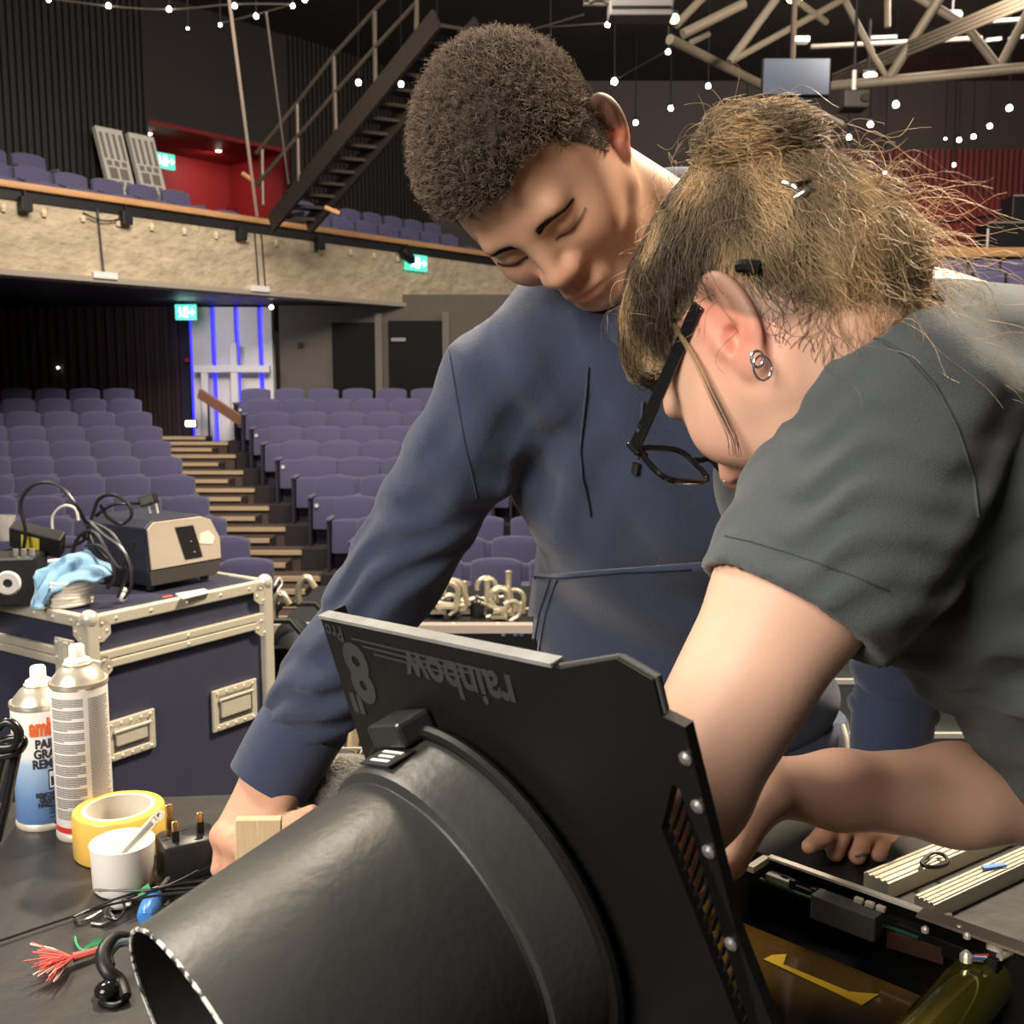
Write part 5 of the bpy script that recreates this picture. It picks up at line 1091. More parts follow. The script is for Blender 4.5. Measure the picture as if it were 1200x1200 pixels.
def patch(v, q, vn, mask, off, name, m, parent, thick=.003):
    """lift the part of a garment picked by mask off its surface as a piece with thickness"""
    k = mask[q].all(1); qq = q[k]; used = np.unique(qq); mp = np.full(len(v), -1); mp[used] = np.arange(len(used)); me = arr_mesh(name, v[used] + vn[used] * off, mp[qq]); o = put(name, me, m, parent)
    md = o.modifiers.new('s', 'SOLIDIFY'); md.thickness = thick; md.offset = -1; return o
def vnorm(v, q):
    f = np.cross(v[q[:, 2]] - v[q[:, 0]], v[q[:, 3]] - v[q[:, 1]]); n = np.zeros_like(v)
    for i in range(4): np.add.at(n, q[:, i], f)
    return n / (np.linalg.norm(n, axis=1, keepdims=True) + 1e-12)
def bvh(v, q): return BVHTree.FromPolygons([tuple(x) for x in v.tolist()], q.tolist())
def cast(tree, px, py, lift=.0):
    r = ray(px, py).normalized(); h = tree.ray_cast(CAM, r)
    return (h[0] + h[1] * lift) if h[0] else None

class Head:
    """head field in local axes (F forward, L to the person's left, U up)"""
    def __init__(s, F, L, t, sc=1.0, male=True, ear=1.0):
        s.ear = ear
        F = V(cdir(*F)).normalized(); L = V(cdir(*L)); L = (L - F * L.dot(F)).normalized(); U = F.cross(L).normalized()
        s.R = np.stack([A_(F), A_(L), A_(U)], 1); s.t = A_(CAM + cdir(*t)); s.sc = sc; s.F, s.L, s.U = F, L, U; s.male = male
    def w(s, f, l, u): return V((s.t + s.R @ A_((f, l, u)) * s.sc).tolist())
    def loc(s, p): return ((p - s.t) @ s.R) / s.sc
    def e(s, c, r, R=None):
        return ell(s.w(*c), A_(r) * s.sc, s.R if R is None else s.R @ R)
    def c(s, a, b, r1, r2): return rcone(s.w(*a), s.w(*b), r1 * s.sc, r2 * s.sc)
    def build(s, D):
        e, c = s.e, s.c
        D.u(e((-.012, 0, .034), (.096, .075, .088)), .01)
        D.u(e((.030, 0, -.020), (.060, .060, .080)), .04)
        for g in (-1, 1):
            D.u(c((.005, g * .050, -.058), (.066, g * .020, -.100), .020, .017), .03)
            D.u(e((.056, g * .043, -.028), (.028, .022, .026)), .025)
            D.u(e((-.01, g * .055, .005), (.05, .018, .05)), .03)
        D.u(e((.074, 0, -.098), (.020, .024, .018)), .022)
        D.u(c((.079, -.036, .022), (.079, .036, .022), .011, .011), .016)
        for g in (-1, 1): D.s(e((.100, g * .032, .002), (.016, .019, .012)), .016)
        for g in (-1, 1): D.u(e((.074, g * .031, .001), (.014, .0155, .0125)), .004)
        nw = .0105 if s.male else .009; nt = .014 if s.male else .0105
        D.u(c((.086, 0, .012), (.104, 0, -.028), .0085, nw), .012)
        D.u(e((.102, 0, -.0315), (.0135, nt, .0110)), .008)
        for g in (-1, 1): D.u(e((.094, g * (.0155 if s.male else .013), -.0340), (.0115, .0075, .0080)), .012)
        for g in (-1, 1): D.s(e((.101, g * .008, -.0430), (.006, .0035, .004)), .003)
        D.u(e((.083, 0, -.070), (.016, .028, .020)), .014)
        D.u(e((.0940, 0, -.0665), (.0080, .022, .0052)), .008); D.u(e((.0925, 0, -.0775), (.0080, .019, .0062)), .008)
        D.s(c((.1030, -.026, -.0705), (.1038, 0, -.0722), .0022, .0026), .004); D.s(c((.1030, .026, -.0705), (.1038, 0, -.0722), .0022, .0026), .004)
        # ears
        for g in (-1, 1):
            q = math.radians(18); Re = np.array([[math.cos(q), 0, -math.sin(q)], [0, 1, 0], [math.sin(q), 0, math.cos(q)]]); sp = -g * math.radians(34 if s.male else 16)
            Rz = np.array([[math.cos(sp), -math.sin(sp), 0], [math.sin(sp), math.cos(sp), 0], [0, 0, 1]]); Re = Rz @ Re
            ce = np.array((-.018, g * (.081 if s.male else .080), -.008)); eS = s.ear
            ee = lambda o, r: s.e(ce + Re @ (np.array(o) * eS), np.array(r) * eS, Re)
            D.u(ee((0, 0, 0), (.0195, .0065, .031)), .006)
            D.s(ee((.001, g * .0068, .004), (.0130, .0062, .0210)), .0025)
            D.s(ee((.006, g * .003, -.010), (.0075, .0075, .0085)), .003)
            D.u(ee((.0145, g * .001, -.009), (.0052, .0052, .0075)), .004)
            D.u(ee((-.006, g * .0025, .006), (.0035, .0032, .014)), .003)
            D.u(ee((.003, 0, -.028), (.0095, .0055, .010)), .006)
    def surf(s, D, l, u, f0=.15):
        f = f0
        for _ in range(60):
            d = float(D(A_([s.w(f, l, u)]))[0]) / s.sc
            f -= max(d * .9, .0002)
            if d < .0003: break
        return f
def hand_prims(D, wrist, d, n, side, curls, sc=1.0, spread=.10, thumb=None, k=.006):
    """wrist point, finger direction d, back-of-hand normal n, side = unit toward thumb; curls per finger (3 bends)"""
    d = V(d).normalized(); n = V(n); n = (n - d * n.dot(d)).normalized(); s = V(side); s = (s - d * s.dot(d) - n * s.dot(n)).normalized(); wrist = V(wrist)
    ofs = (.030, .010, -.011, -.029); ln = ((.042, .026, .020), (.046, .029, .021), (.043, .027, .020), (.034, .021, .018)); kn = (.088, .092, .086, .077)
    tips = []
    for i in range(4):
        kp = wrist + (d * kn[i] + s * ofs[i] + n * (.004 if i in (1, 2) else 0)) * sc
        D.u(rcone(wrist + s * ofs[i] * .55 * sc, kp, .0175 * sc, .0125 * sc), .014)
        dd = (d + s * spread * (1.5 - i) * .6).normalized(); ax = dd.cross(n).normalized(); p = kp
        D.u(rcone(p + n * .002 * sc, p + n * .0021 * sc, .0118 * sc, .0118 * sc), .008)
        a = 0; r = (.0098, .0088, .0080, .0068); r = [x * (.9 if i == 3 else 1) for x in r]
        for j in range(3):
            a += curls[i][j]; v = Matrix.Rotation(-a, 3, ax) @ dd; e = p + v * ln[i][j] * sc
            D.u(rcone(p, e, r[j] * sc, r[j + 1] * sc), k if j == 0 else .003); p = e
        tips.append(p)
    if thumb is None: thumb = [wrist + (d * .02 + s * .026) * sc, wrist + (d * .052 + s * .056 - n * .012) * sc, wrist + (d * .078 + s * .064 - n * .022) * sc, wrist + (d * .102 + s * .062 - n * .03) * sc]
    D.u(rcone(thumb[0], thumb[1], .018 * sc, .0125 * sc), .012); D.u(rcone(thumb[1], thumb[2], .0118 * sc, .0105 * sc), .004); D.u(rcone(thumb[2], thumb[3], .0102 * sc, .0082 * sc), .003)
    return tips
# ================================================================== MAN
SK = (.54, .315, .205)
hm = Head((-.016, -.875, .485), (.74, .316, .593), (.026, .326, -1.0), ear=1.08)
mb = SDF(); hm.build(mb)
C7 = P(812, 300, 1.16)
mb.u(rcone(hm.w(-.035, 0, -.03), C7, .056, .062), .03); mb.u(rcone(hm.w(.0, 0, -.06), P(770, 345, 1.10), .042, .05), .03)
# skeleton
mS_R, mE_R, mW_R = P(590, 450, 1.11), P(450, 692, 1.14), P(320, 908, 1.115)
mS_L, mE_L, mW_L = P(985, 450, 1.17), P(1062, 690, 1.24), P(1040, 903, 1.155)
mCh, mAb, mPe = P(780, 490, 1.17), P(820, 700, 1.31), P(850, 895, 1.50)
Rb = np.eye(3)
bd = SDF()
bd.u(ell(mCh, (.165, .10, .19)), .02).u(ell(mAb, (.145, .10, .19)), .06).u(ell(mPe, (.155, .11, .13)), .06)
bd.u(rcone(mS_R, mS_L, .055, .055), .05).u(rcone(C7, mCh, .06, .10), .04)
bd.chain([mS_R, mE_R, mW_R], [.052, .043, .027], .02).chain([mS_L, mE_L, mW_L], [.052, .043, .027], .02)
# hands
hR = SDF(); hR.u(rcone(mE_R.lerp(mW_R, .6), mW_R, .036, .027), .01)
dR = (P(288, 985, 1.06) - mW_R).normalized()
nR = (-FW * .75 + UP * .55 - RX * .25); sR = RX * .9 + UP * .1
thR = [mW_R + dR * .02 + RX * .02, P(322, 968, 1.075), P(345, 962, 1.055), P(366, 952, 1.035)]
hand_prims(hR, mW_R, dR, nR, sR, [(.55, .8, .5), (.6, .8, .5), (.65, .8, .5), (.6, .8, .5)], .98, .06, thR)
hR.u(rcone(P(330, 972, 1.06), P(352, 968, 1.035), .010, .0085), .004)
hL = SDF(); hL.u(rcone(mE_L.lerp(mW_L, .6), mW_L, .036, .028), .01)
dL = (P(982, 1006, 1.06) - mW_L).normalized()
nL = UP * .8 - FW * .55; sL = -RX
thL = [mW_L + dL * .03 - RX * .02, P(985, 958, 1.12), P(962, 982, 1.09), P(948, 992, 1.075)]
tipsL = hand_prims(hL, mW_L, dL, nL, sL, [(1.05, 1.35, .7), (1.1, 1.35, .7), (1.15, 1.35, .7), (1.15, 1.3, .7)], .98, .05, thL)
full = SDF(); full.ops = mb.ops + bd.ops
def clipped(fn, c, r, inside): return lambda p: np.maximum(fn(p), (np.linalg.norm(p - A_(c), axis=1) - r) * (1 if inside else -1))
hc = hm.w(-.01, 0, -.02)
tv, tq = nets(clipped(full, hc, .215, True), hm.t - .24, hm.t + .24, .0022)
headmesh = (tv, tq)
p1 = nets(hR, A_(mW_R) - .14, A_(mW_R) + .14, .0025); p2 = nets(hL, A_(mW_L) - .16, A_(mW_L) + .16, .0025)
lo = np.minimum(A_(mW_R), A_(mPe)) - .2; hi = np.maximum(A_(mS_L), A_(C7)) + .2; hi[0] = 1.0
body = nets(clipped(bd, hc, .17, False), lo, hi, .007)
v, q = merge([headmesh, p1, p2, body])
me = arr_mesh('person', v, q)
tint = np.tile(A_(SK), (len(v), 1)); lc_ = hm.loc(v); nh = len(tv)
def blend(mask, col, w=1.0): tint[:] = tint * (1 - (mask * w)[:, None]) + A_(col) * (mask * w)[:, None]
g = lambda c, r: np.exp(-(((lc_ - A_(c)) / A_(r)) ** 2).sum(1))
blend(np.clip(g((-.018, .080, -.005), (.03, .02, .04)) + g((-.018, -.080, -.005), (.03, .02, .04)), 0, 1), (.66, .17, .11), .8)  # red ear skin, deepened to paint light glowing through
blend(g((.100, 0, -.072), (.012, .022, .010)), (.46, .17, .13), .75)
blend(g((.108, 0, -.036), (.018, .022, .018)), (.54, .26, .17), .6)
blend(g((.07, .05, -.04), (.03, .03, .03)) + g((.07, -.05, -.04), (.03, .03, .03)), (.52, .25, .165), .5)
# short fade of stubble round the hairline
def hairline(l):            # >0 where hair grows
    f, s_, u = l[:, 0], np.abs(l[:, 1]), l[:, 2]
    hl = np.interp(f, [-.12, -.085, -.05, -.028, -.010, .004, .020, .034, .044, .060, .074, .085, .12], [-.075, -.062, -.048, -.032, -.004, -.012, -.006, .030, .046, .056, .064, .067, .075])
    return u - hl - .014 * np.clip((s_ - .022) / .02, 0, 1) * np.clip((f - .036) / .012, 0, 1)
hr = np.clip((hairline(lc_) + .004) / .012, 0, 1); hr[nh:] = 0; blend(hr, (.10, .065, .048), .85)
jaw = g((.06, 0, -.09), (.05, .06, .03)); jaw[nh:] = 0; blend(jaw, (.36, .20, .135), .12)
hands = np.zeros(len(v)); hands[nh:nh + len(p1[0]) + len(p2[0])] = 1; blend(hands * np.clip(vnoise(v, 110, 3) * .5 + .3, 0, 1), (.58, .27, .19), .5)
set_col(me, 'tint', tint)
M_skin_m = mat_attr('skin_man', .48, .18, .35, bump=.12, bscale=700)
man = put('person', me, M_skin_m); tag(man, 'person in a navy hoodie with short dark curly hair leaning over the table', 'person')

# --- hair
cap = SDF(); cap.u(hm.e((-.014, 0, .042), (.104, .083, .095)), .01).u(hm.e((.03, 0, .075), (.055, .062, .050)), .03)
def capf(p):
    l = hm.loc(p); d = np.maximum(cap(p), -hairline(l) - .004 + .0); th = np.clip((l[:, 2] - .005) / .07, 0, 1)
    return d + (1 - th) * .0075 + .0022 * vnoise(p, 260, 2) + .0022 * vnoise(p, 480, 5)
hv, hq = nets(capf, hm.t - .16, hm.t + .16, .0026)
ctint = np.tile(A_((.032, .022, .017)), (len(hv), 1)); me = arr_mesh('hair', hv - vnorm(hv, hq) * .0032, hq); set_col(me, 'tint', ctint)
M_hair_m = mat_attr('hair_man', .6, 0, .3, transl=.35)
hair = put('hair', me, M_hair_m, man)
nrm = vnorm(hv, hq); L_ = hm.loc(hv); ok = np.where((np.einsum('ij,ij->i', nrm, (hv - hm.t)) > 0) & (hairline(L_) > -.001))[0]
ns = 20000; ix = rng.choice(ok, ns); root = hv[ix] + rng.normal(size=(ns, 3)) * .0012; nn = nrm[ix]
tg = np.cross(nn, rng.normal(size=(ns, 3))); tg /= np.linalg.norm(tg, axis=1, keepdims=True); K = 6
ln_ = (.005 + .007 * rng.random(ns)) * np.clip((L_[ix, 2] + .02) / .06, .25, 1); th_ = rng.random(ns) * 6.28; paths = np.zeros((ns, K, 3))
bt = np.cross(nn, tg)
for k in range(K):
    t_ = k / (K - 1); a = th_ + t_ * 4.0; paths[:, k] = root + nn * (ln_ * t_ * .8)[:, None] + (tg * np.cos(a)[:, None] + bt * np.sin(a)[:, None] - tg * np.cos(th_)[:, None] - bt * np.sin(th_)[:, None]) * (ln_ * .26)[:, None] - nn * .001
sv, sq = tubes(paths, np.tile(np.linspace(.00034, .00018, K), (ns, 1)))
sc_ = np.repeat(A_([(.105, .080, .062)]) * (.7 + .9 * rng.random((ns, 1)) ** 2 * 1.6), K * 3, axis=0); sc_ = sc_ + np.tile(np.repeat(np.linspace(0, .13, K), 3), ns)[:, None] * A_((1, .72, .5))  # lighter tips, raised further to paint in a rim light
me = arr_mesh('hair_strands', sv, sq); set_col(me, 'tint', sc_); put('hair_strands', me, M_hair_m, hair, kind='stuff')
hvv = headmesh[0]; hnn = vnorm(*headmesh); lh = hm.loc(hvv); sd2 = np.where((hairline(lh) > .001) & (lh[:, 2] < .06) & (np.abs(lh[:, 1]) > .04) & (np.abs(lh[:, 1]) < .083) & (lh[:, 2] > -.07))[0]
ns2 = 6000; ix = rng.choice(sd2, ns2); r0 = hvv[ix]; n0 = hnn[ix]; dwn = -A_(hm.R[:, 2]) * .8 - A_(hm.R[:, 0]) * .3; K = 3; pt = np.stack([r0 + (n0 * .7 + dwn * .6 + rng.normal(size=(ns2, 3)) * .3) * (.0045 * np.clip((lh[ix, 2] + .06) / .08, .3, 1))[:, None] * t_ for t_ in (0, .5, 1)], 1)
sv2, sq2 = tubes(pt, np.tile(A_((.0003, .0003, .0002)), (ns2, 1))); me = arr_mesh('fade_strands', sv2, sq2); set_col(me, 'tint', np.tile(A_((.085, .062, .048)), (len(sv2), 1))); put('fade_strands', me, M_hair_m, hair, kind='stuff')
# eyebrows and lashes
def strands_on_face(H, D, rows, name, parent, m, col):
    ps = []
    for (l0, u0, l1, u1, out) in rows:
        f0 = H.surf(D, l0, u0); f1 = H.surf(D, l1, u1); a = H.w(f0 - .0004, l0, u0); b = H.w(f1 + out, l1, u1); ps.append([a, a.lerp(b, .5) + H.F * .0006, b])
    v_, q_ = tubes(np.array(ps), np.tile(A_((.00042, .00038, .00015)), (len(ps), 1))); me = arr_mesh(name, v_, q_); set_col(me, 'tint', np.tile(A_(col), (len(v_), 1))); return put(name, me, m, parent)
for g_ in (1, -1):
    rows = []
    for i in range(230):
        t_ = random.random(); l0 = g_ * (.013 + .034 * t_); u0 = .0160 + .0050 * math.sin(math.pi * min(1, t_ * .8 + .1)) - .003 * t_ + random.uniform(-.0042, .0042) * (1 - .7 * t_) - .004 * max(0, t_ - .7); rows.append((l0, u0, l0 + g_ * .006, u0 + .0018 * (1 - 2 * t_), .0008))
    strands_on_face(hm, full, rows, 'eyebrow', man, M_hair_m, (.040, .028, .022))
    rows = []
    for i in range(34):
        t_ = i / 33; l0 = g_ * (.018 + .036 * t_); u0 = -.0065 + .0030 * abs(t_ - .45) * 2 + .004 * max(0, t_ - .6); rows.append((l0, u0, l0 + g_ * .002 * (t_ - .3), u0 - .0025, .0016))
    strands_on_face(hm, full, rows, 'eyelashes', man, M_hair_m, (.012, .009, .008))

# --- hoodie
NAVY = (.038, .049, .088)
hd = SDF()
hd.u(ell(mCh, (.190, .125, .215)), .02).u(ell(mAb - RX * .035, (.180, .125, .21)), .08).u(ell(P(822, 815, 1.43), (.190, .125, .10)), .06)
hd.u(rcone(mS_R + V((.035, 0, .022)), mS_L, .066, .066), .06).u(rcone(P(690, 372, 1.14), C7, .07, .07), .05)
hd.chain([mS_R, mS_R.lerp(mE_R, .5), mE_R, mE_R.lerp(mW_R, .55), mE_R.lerp(mW_R, .80)], [.069, .058, .053, .051, .045], .016)
hd.chain([mS_L, mE_L, mE_L.lerp(mW_L, .62)], [.069, .060, .050], .02)
hd.s(rcone(hm.w(-.03, 0, -.03), C7, .062, .066), .01)
el_ = mE_R
hd.post += [folds(el_ + V((.02, -.04, -.01)), .12, (.55, -.1, -.8), 170, .0042, .4, 2.2), folds(mE_R.lerp(mW_R, .62) + V((0, -.03, 0)), .08, (.35, 0, -.95), 190, .0050, 1.7, 2.0), folds(mS_R.lerp(mE_R, .45) + V((.02, -.05, 0)), .13, (.75, 0, .66), 95, .0040, .8, 2.0),
            folds(mCh + V((-.09, -.1, .07)), .13, (.97, 0, .25), 78, .0050, .3, 1.0), folds(mCh + V((.02, -.1, -.10)), .2, (.6, 0, .8), 55, .0050, 2.0), folds(mAb + V((0, -.1, 0)), .2, (.25, 0, 1), 60, .0045, 1.0),
            folds(mE_L.lerp(mW_L, .55), .10, (.2, 0, 1), 170, .005, .5), folds(P(610, 560, 1.07), .09, (.9, 0, -.45), 110, .0045, 1.1)]
lo = np.minimum(A_(mW_R), A_(mPe)) - .12; hi = np.maximum(A_(mS_L), A_(C7)) + .16; hi[0] = A_(mE_L)[0] + .15
hv, hq = nets(hd, lo, hi, .0045); hn = vnorm(hv, hq)
M_hood = mat('hoodie_navy', NAVY, .95, bump=.35, bscale=700, var=.12, vscale=14, sheen=.25, spec=.15)
hoodie = put('hoodie', arr_mesh('hoodie', hv, hq), M_hood, man); htree = bvh(hv, hq)
# cuffs
def ring_sleeve(name, a, b, r1, r2, parent, m):
    n = 14; prof = [(r1 * .80, -.002)] + [(r1 + (r2 - r1) * i / n + .0012 * math.sin(i / n * math.pi), (b - a).length * i / n) for i in range(n + 1)] + [(r2 * .82, (b - a).length + .001)]
    return MB().lathe(prof, a, (b - a), 48).build(name, m, parent, smooth=True)
M_cuff = mat('hoodie_rib', (.040, .052, .096), .95, bump=.2, bscale=900, sheen=.25, spec=.15)
ring_sleeve('cuff', mE_R.lerp(mW_R, .74), mE_R.lerp(mW_R, 1.05), .0485, .0455, hoodie, M_cuff)
ring_sleeve('cuff', mE_L.lerp(mW_L, .60), mE_L.lerp(mW_L, 1.04), .047, .040, hoodie, M_cuff)
wb = SDF(); wc = P(845, 862, 1.475); wb.u(ell(wc, (.180, .130, .18)), .01); wb.i(ebox(wc, (.3, .3, .036), np.eye(3), .006), .01)
wv, wq = nets(wb, A_(wc) - .2, A_(wc) + .2, .005); put('waistband', arr_mesh('waistband', wv, wq), M_cuff, hoodie)
# kangaroo pocket
x_, y_, d_ = project(hv); front = hn @ A_(FW) < -.1
def cast_patch(tree, quad, n, m_, off, name, mt, parent, thick):
    (ax, ay), (bx, by), (cx2, cy2), (dx, dy) = quad; ids = {}; vs = []; fs = []
    for i in range(n + 1):
        for j in range(m_ + 1):
            s_, t_ = i / n, j / m_; px = (ax * (1 - s_) + bx * s_) * (1 - t_) + (dx * (1 - s_) + cx2 * s_) * t_; py = (ay * (1 - s_) + by * s_) * (1 - t_) + (dy * (1 - s_) + cy2 * s_) * t_
            h_ = cast(tree, px, py, off)
            if h_: ids[i, j] = len(vs); vs.append(h_)
    for i in range(n):
        for j in range(m_):
            k_ = [(i, j), (i + 1, j), (i + 1, j + 1), (i, j + 1)]
            if all(x in ids for x in k_): fs.append(tuple(ids[x] for x in k_))
    o = MB().add(vs, fs).build(name, mt, parent, smooth=True); md = o.modifiers.new('s', 'SOLIDIFY'); md.thickness = thick; md.offset = 0; return o
pocket = cast_patch(htree, [(629, 673), (860, 655), (880, 850), (614, 800)], 34, 26, .003, 'pocket', M_hood, hoodie, .005)
M_seam = mat('hoodie_seam', (.022, .030, .058), .9)
def seam(tree, pts, r, name, m, parent, lift=.001, n=10):
    out = []
    for i in range(len(pts) - 1):
        for j in range(n):
            t_ = j / n; h_ = cast(tree, pts[i][0] * (1 - t_) + pts[i + 1][0] * t_, pts[i][1] * (1 - t_) + pts[i + 1][1] * t_, lift)
            if h_: out.append(h_)
    if len(out) > 2: return MB().tube(out, r, 6).build(name, m, parent, smooth=True)
seam(htree, [(630, 675), (700, 669), (820, 660)], .0010, 'pocket_seam', M_seam, pocket, .0065); seam(htree, [(650, 676), (636, 720), (628, 770)], .0010, 'pocket_seam', M_seam, pocket, .0058); seam(htree, [(657, 676), (643, 720), (635, 770)], .0010, 'pocket_seam', M_seam, pocket, .0058)
seam(htree, [(525, 400), (533, 450), (545, 520), (560, 590)], .0011, 'shoulder_seam', M_seam, hoodie, .0003)
M_str = mat('drawstring', (.034, .043, .075), .8)
seam(htree, [(690, 430), (684, 480), (680, 530), (682, 560), (690, 590), (692, 604)], .0019, 'drawstring', M_str, hoodie, .0022)
ds = seam(htree, [(752, 470), (750, 500), (747, 540)], .0018, 'drawstring', M_str, hoodie, .0022)
seam(htree, [(747, 542), (745, 556)], .0042, 'aglet', M_black, ds or hoodie, .003)
# hood lying round the neck
hp = catmull([P(716, 384, 1.06), P(790, 372, 1.02), P(880, 345, 1.08), P(890, 270, 1.20), P(800, 236, 1.27), P(720, 252, 1.29), P(650, 335, 1.22)], 6)
MB().tube(hp, [.022 + .022 * math.sin(math.pi * i / (len(hp) - 1)) for i in range(len(hp))], 14).build('hood', M_hood, hoodie, smooth=True)
# --- jeans and shoes
M_jean = mat('jeans', (.045, .042, .040), .9, bump=.3, bscale=500, var=.3, vscale=20)
jn = SDF(); hipz = mPe.z
jn.u(ell(mPe + V((0, 0, -.10)), (.155, .112, .15)), .02)
for s_ in (-1, 1):
    a = mPe + V((s_ * .09, .0, -.12)); kx = V((mPe.x + s_ * .11, mPe.y + .03, .50)); f_ = V((mPe.x + s_ * .13, mPe.y + .08, .07)); jn.chain([a, kx, f_], [.095, .068, .058], .03)
jv, jq = nets(jn, (mPe.x - .32, mPe.y - .2, 0.0), (mPe.x + .32, mPe.y + .3, hipz + .12), .009)
put('jeans', arr_mesh('jeans', jv, jq), M_jean, man)
for s_ in (-1, 1):
    f_ = V((mPe.x + s_ * .13, mPe.y + .04, .0)); sh = SDF(); sh.u(rcone(f_ + V((0, .06, .05)), f_ + V((s_ * .02, -.12, .035)), .048, .036), .02).u(rcone(f_ + V((0, .06, .10)), f_ + V((0, .05, .05)), .045, .045), .03); sh.i(lambda p: .002 - p[:, 2], .004)
    sv_, sq_ = nets(sh, A_(f_) - A_((.12, .25, .01)), A_(f_) + A_((.12, .2, .2)), .007); put('shoe', arr_mesh('shoe', sv_, sq_), M_black, man)
# ring on the left hand
rp = mW_L + dL * .085
kr = None
def hand_hit(px, py):
    t_ = bvh(*p2); return cast(t_, px, py, .0005)
h_ = hand_hit(1012, 1003)
if h_:
    ax_ = (RX * .35 - UP * .8 - FW * .3).normalized(); MB().lathe([(.0085, -.0012), (.0100, -.0012), (.0100, .0012), (.0085, .0012), (.0085, -.0012)], h_ + FW * .008, ax_, 24).build('ring', mat('ring_silver', (.8, .78, .74), .2, metal=.95), man, smooth=True)
wire('belt_cord', 'thin pale cord hanging at the man\'s waist', 'cord', [P(988, 850, 1.40), P(992, 865, 1.38), P(994, 884, 1.37)], .003, mat('cord_pale', (.55, .45, .36), .7))
# ================================================================== WOMAN
SKW = (.66, .41, .295)
hw = Head((-.387, -.747, -.54), (-.778, -.05, .626), (.194, .124, -.74), .97, male=False, ear=1.22)
wbd = SDF(); hw.build(wbd)
wC7 = P(1065, 440, .86); wS_L, wE_L, wW_L = P(1040, 498, .70), P(796, 935, .66), P(740, 1040, .75)
wS_R, wE_R, wW_R = P(1140, 600, 1.02), P(1236, 936, .92), P(893, 922, .845)
wCh, wHip = P(1200, 545, .86), P(1560, 620, 1.05)
wbd.u(rcone(hw.w(-.04, 0, -.035), wC7, .047, .056), .03).u(rcone(hw.w(.0, 0, -.06), P(1040, 520, .84), .036, .05), .03)
headW = wbd
arms = SDF()
arms.chain([wS_L, wS_L.lerp(wE_L, .45), wE_L.lerp(wS_L, .08)], [.052, .050, .041], .02).chain([wE_L, wE_L.lerp(wW_L, .4), wW_L], [.040, .038, .027], .02)
dWL = (P(700, 1090, .80) - wW_L).normalized()
hand_prims(arms, wW_L, dWL, UP * .9 - FW * .3, -RX, [(.5, .6, .3)] * 4, .90)
arms.chain([wS_R, wE_R], [.050, .040], .02)
fa = wE_R.lerp(wW_R, .35); arms.chain([wE_R, fa, wE_R.lerp(wW_R, .75), wW_R], [.041, .0415, .030, .0235], .02)
dWR = (P(780, 958, .84) - wW_R).normalized(); nWR = (UP * .62 - RX * .6 - FW * .5)
hand_prims(arms, wW_R, dWR, nWR, -FW * .8 - RX * .2 + UP * .1, [(.45, .7, .4), (.5, .7, .4), (.5, .7, .4), (.45, .6, .4)], .92, .05)
torsoW = SDF(); torsoW.u(rcone(wC7, wHip, .09, .13), .02).u(rcone(wS_L, wS_R, .05, .05), .05)
hcW = hw.w(0, 0, -.02)
v1, q1 = nets(clipped(headW, hcW, .205, True), hw.t - .23, hw.t + .23, .0020)
lo = np.minimum(A_(wW_L), A_(wW_R)) - .15; lo[1] -= .05; hi = np.maximum(A_(wE_R), A_(wS_L)) + .08; hi[1] = A_(wS_R)[1] + .08
v2, q2 = nets(arms, lo, hi, .0032)
v3, q3 = nets(torsoW, A_(wS_L) - .2, A_(wHip) + .25, .009)
v, q = merge([(v1, q1), (v2, q2), (v3, q3)]); nh = len(v1)
tint = np.tile(A_(SKW), (len(v), 1)); lc_ = hw.loc(v)
blend(np.clip(1.3 * g((-.018, .084, -.010), (.034, .022, .048)), 0, 1), (.60, .23, .165), .85); blend(g((.108, 0, -.036), (.02, .022, .02)), (.64, .30, .22), .7); blend(g((.100, 0, -.072), (.012, .022, .010)), (.55, .22, .19), .7); blend(g((.07, .05, -.035), (.035, .03, .03)), (.66, .34, .25), .5)
bl = np.clip(vnoise(v, 28, 4) * .6 + vnoise(v, 60, 7) * .4, 0, 1); bl[:nh] *= .3; blend(bl, (.64, .33, .25), .45)
def hairlineW(l):
    f, s_, u = l[:, 0], np.abs(l[:, 1]), l[:, 2]
    hl = np.interp(f, [-.12, -.09, -.06, -.035, -.012, .010, .030, .045, .060, .078, .1], [-.085, -.080, -.060, -.040, .028, .030, .020, .024, .044, .060, .066]); return u - hl
hr = np.clip((hairlineW(lc_) + .006) / .012, 0, 1); hr[nh:] = 0; blend(hr, (.16, .10, .06), .8)
me = arr_mesh('person', v, q); set_col(me, 'tint', tint)
woman = put('person', me, mat_attr('skin_woman', .5, .18, .35, bump=.10, bscale=800)); tag(woman, 'person in a grey t-shirt and black glasses with a messy bun bending over', 'person')
wtree = bvh(v2, q2)
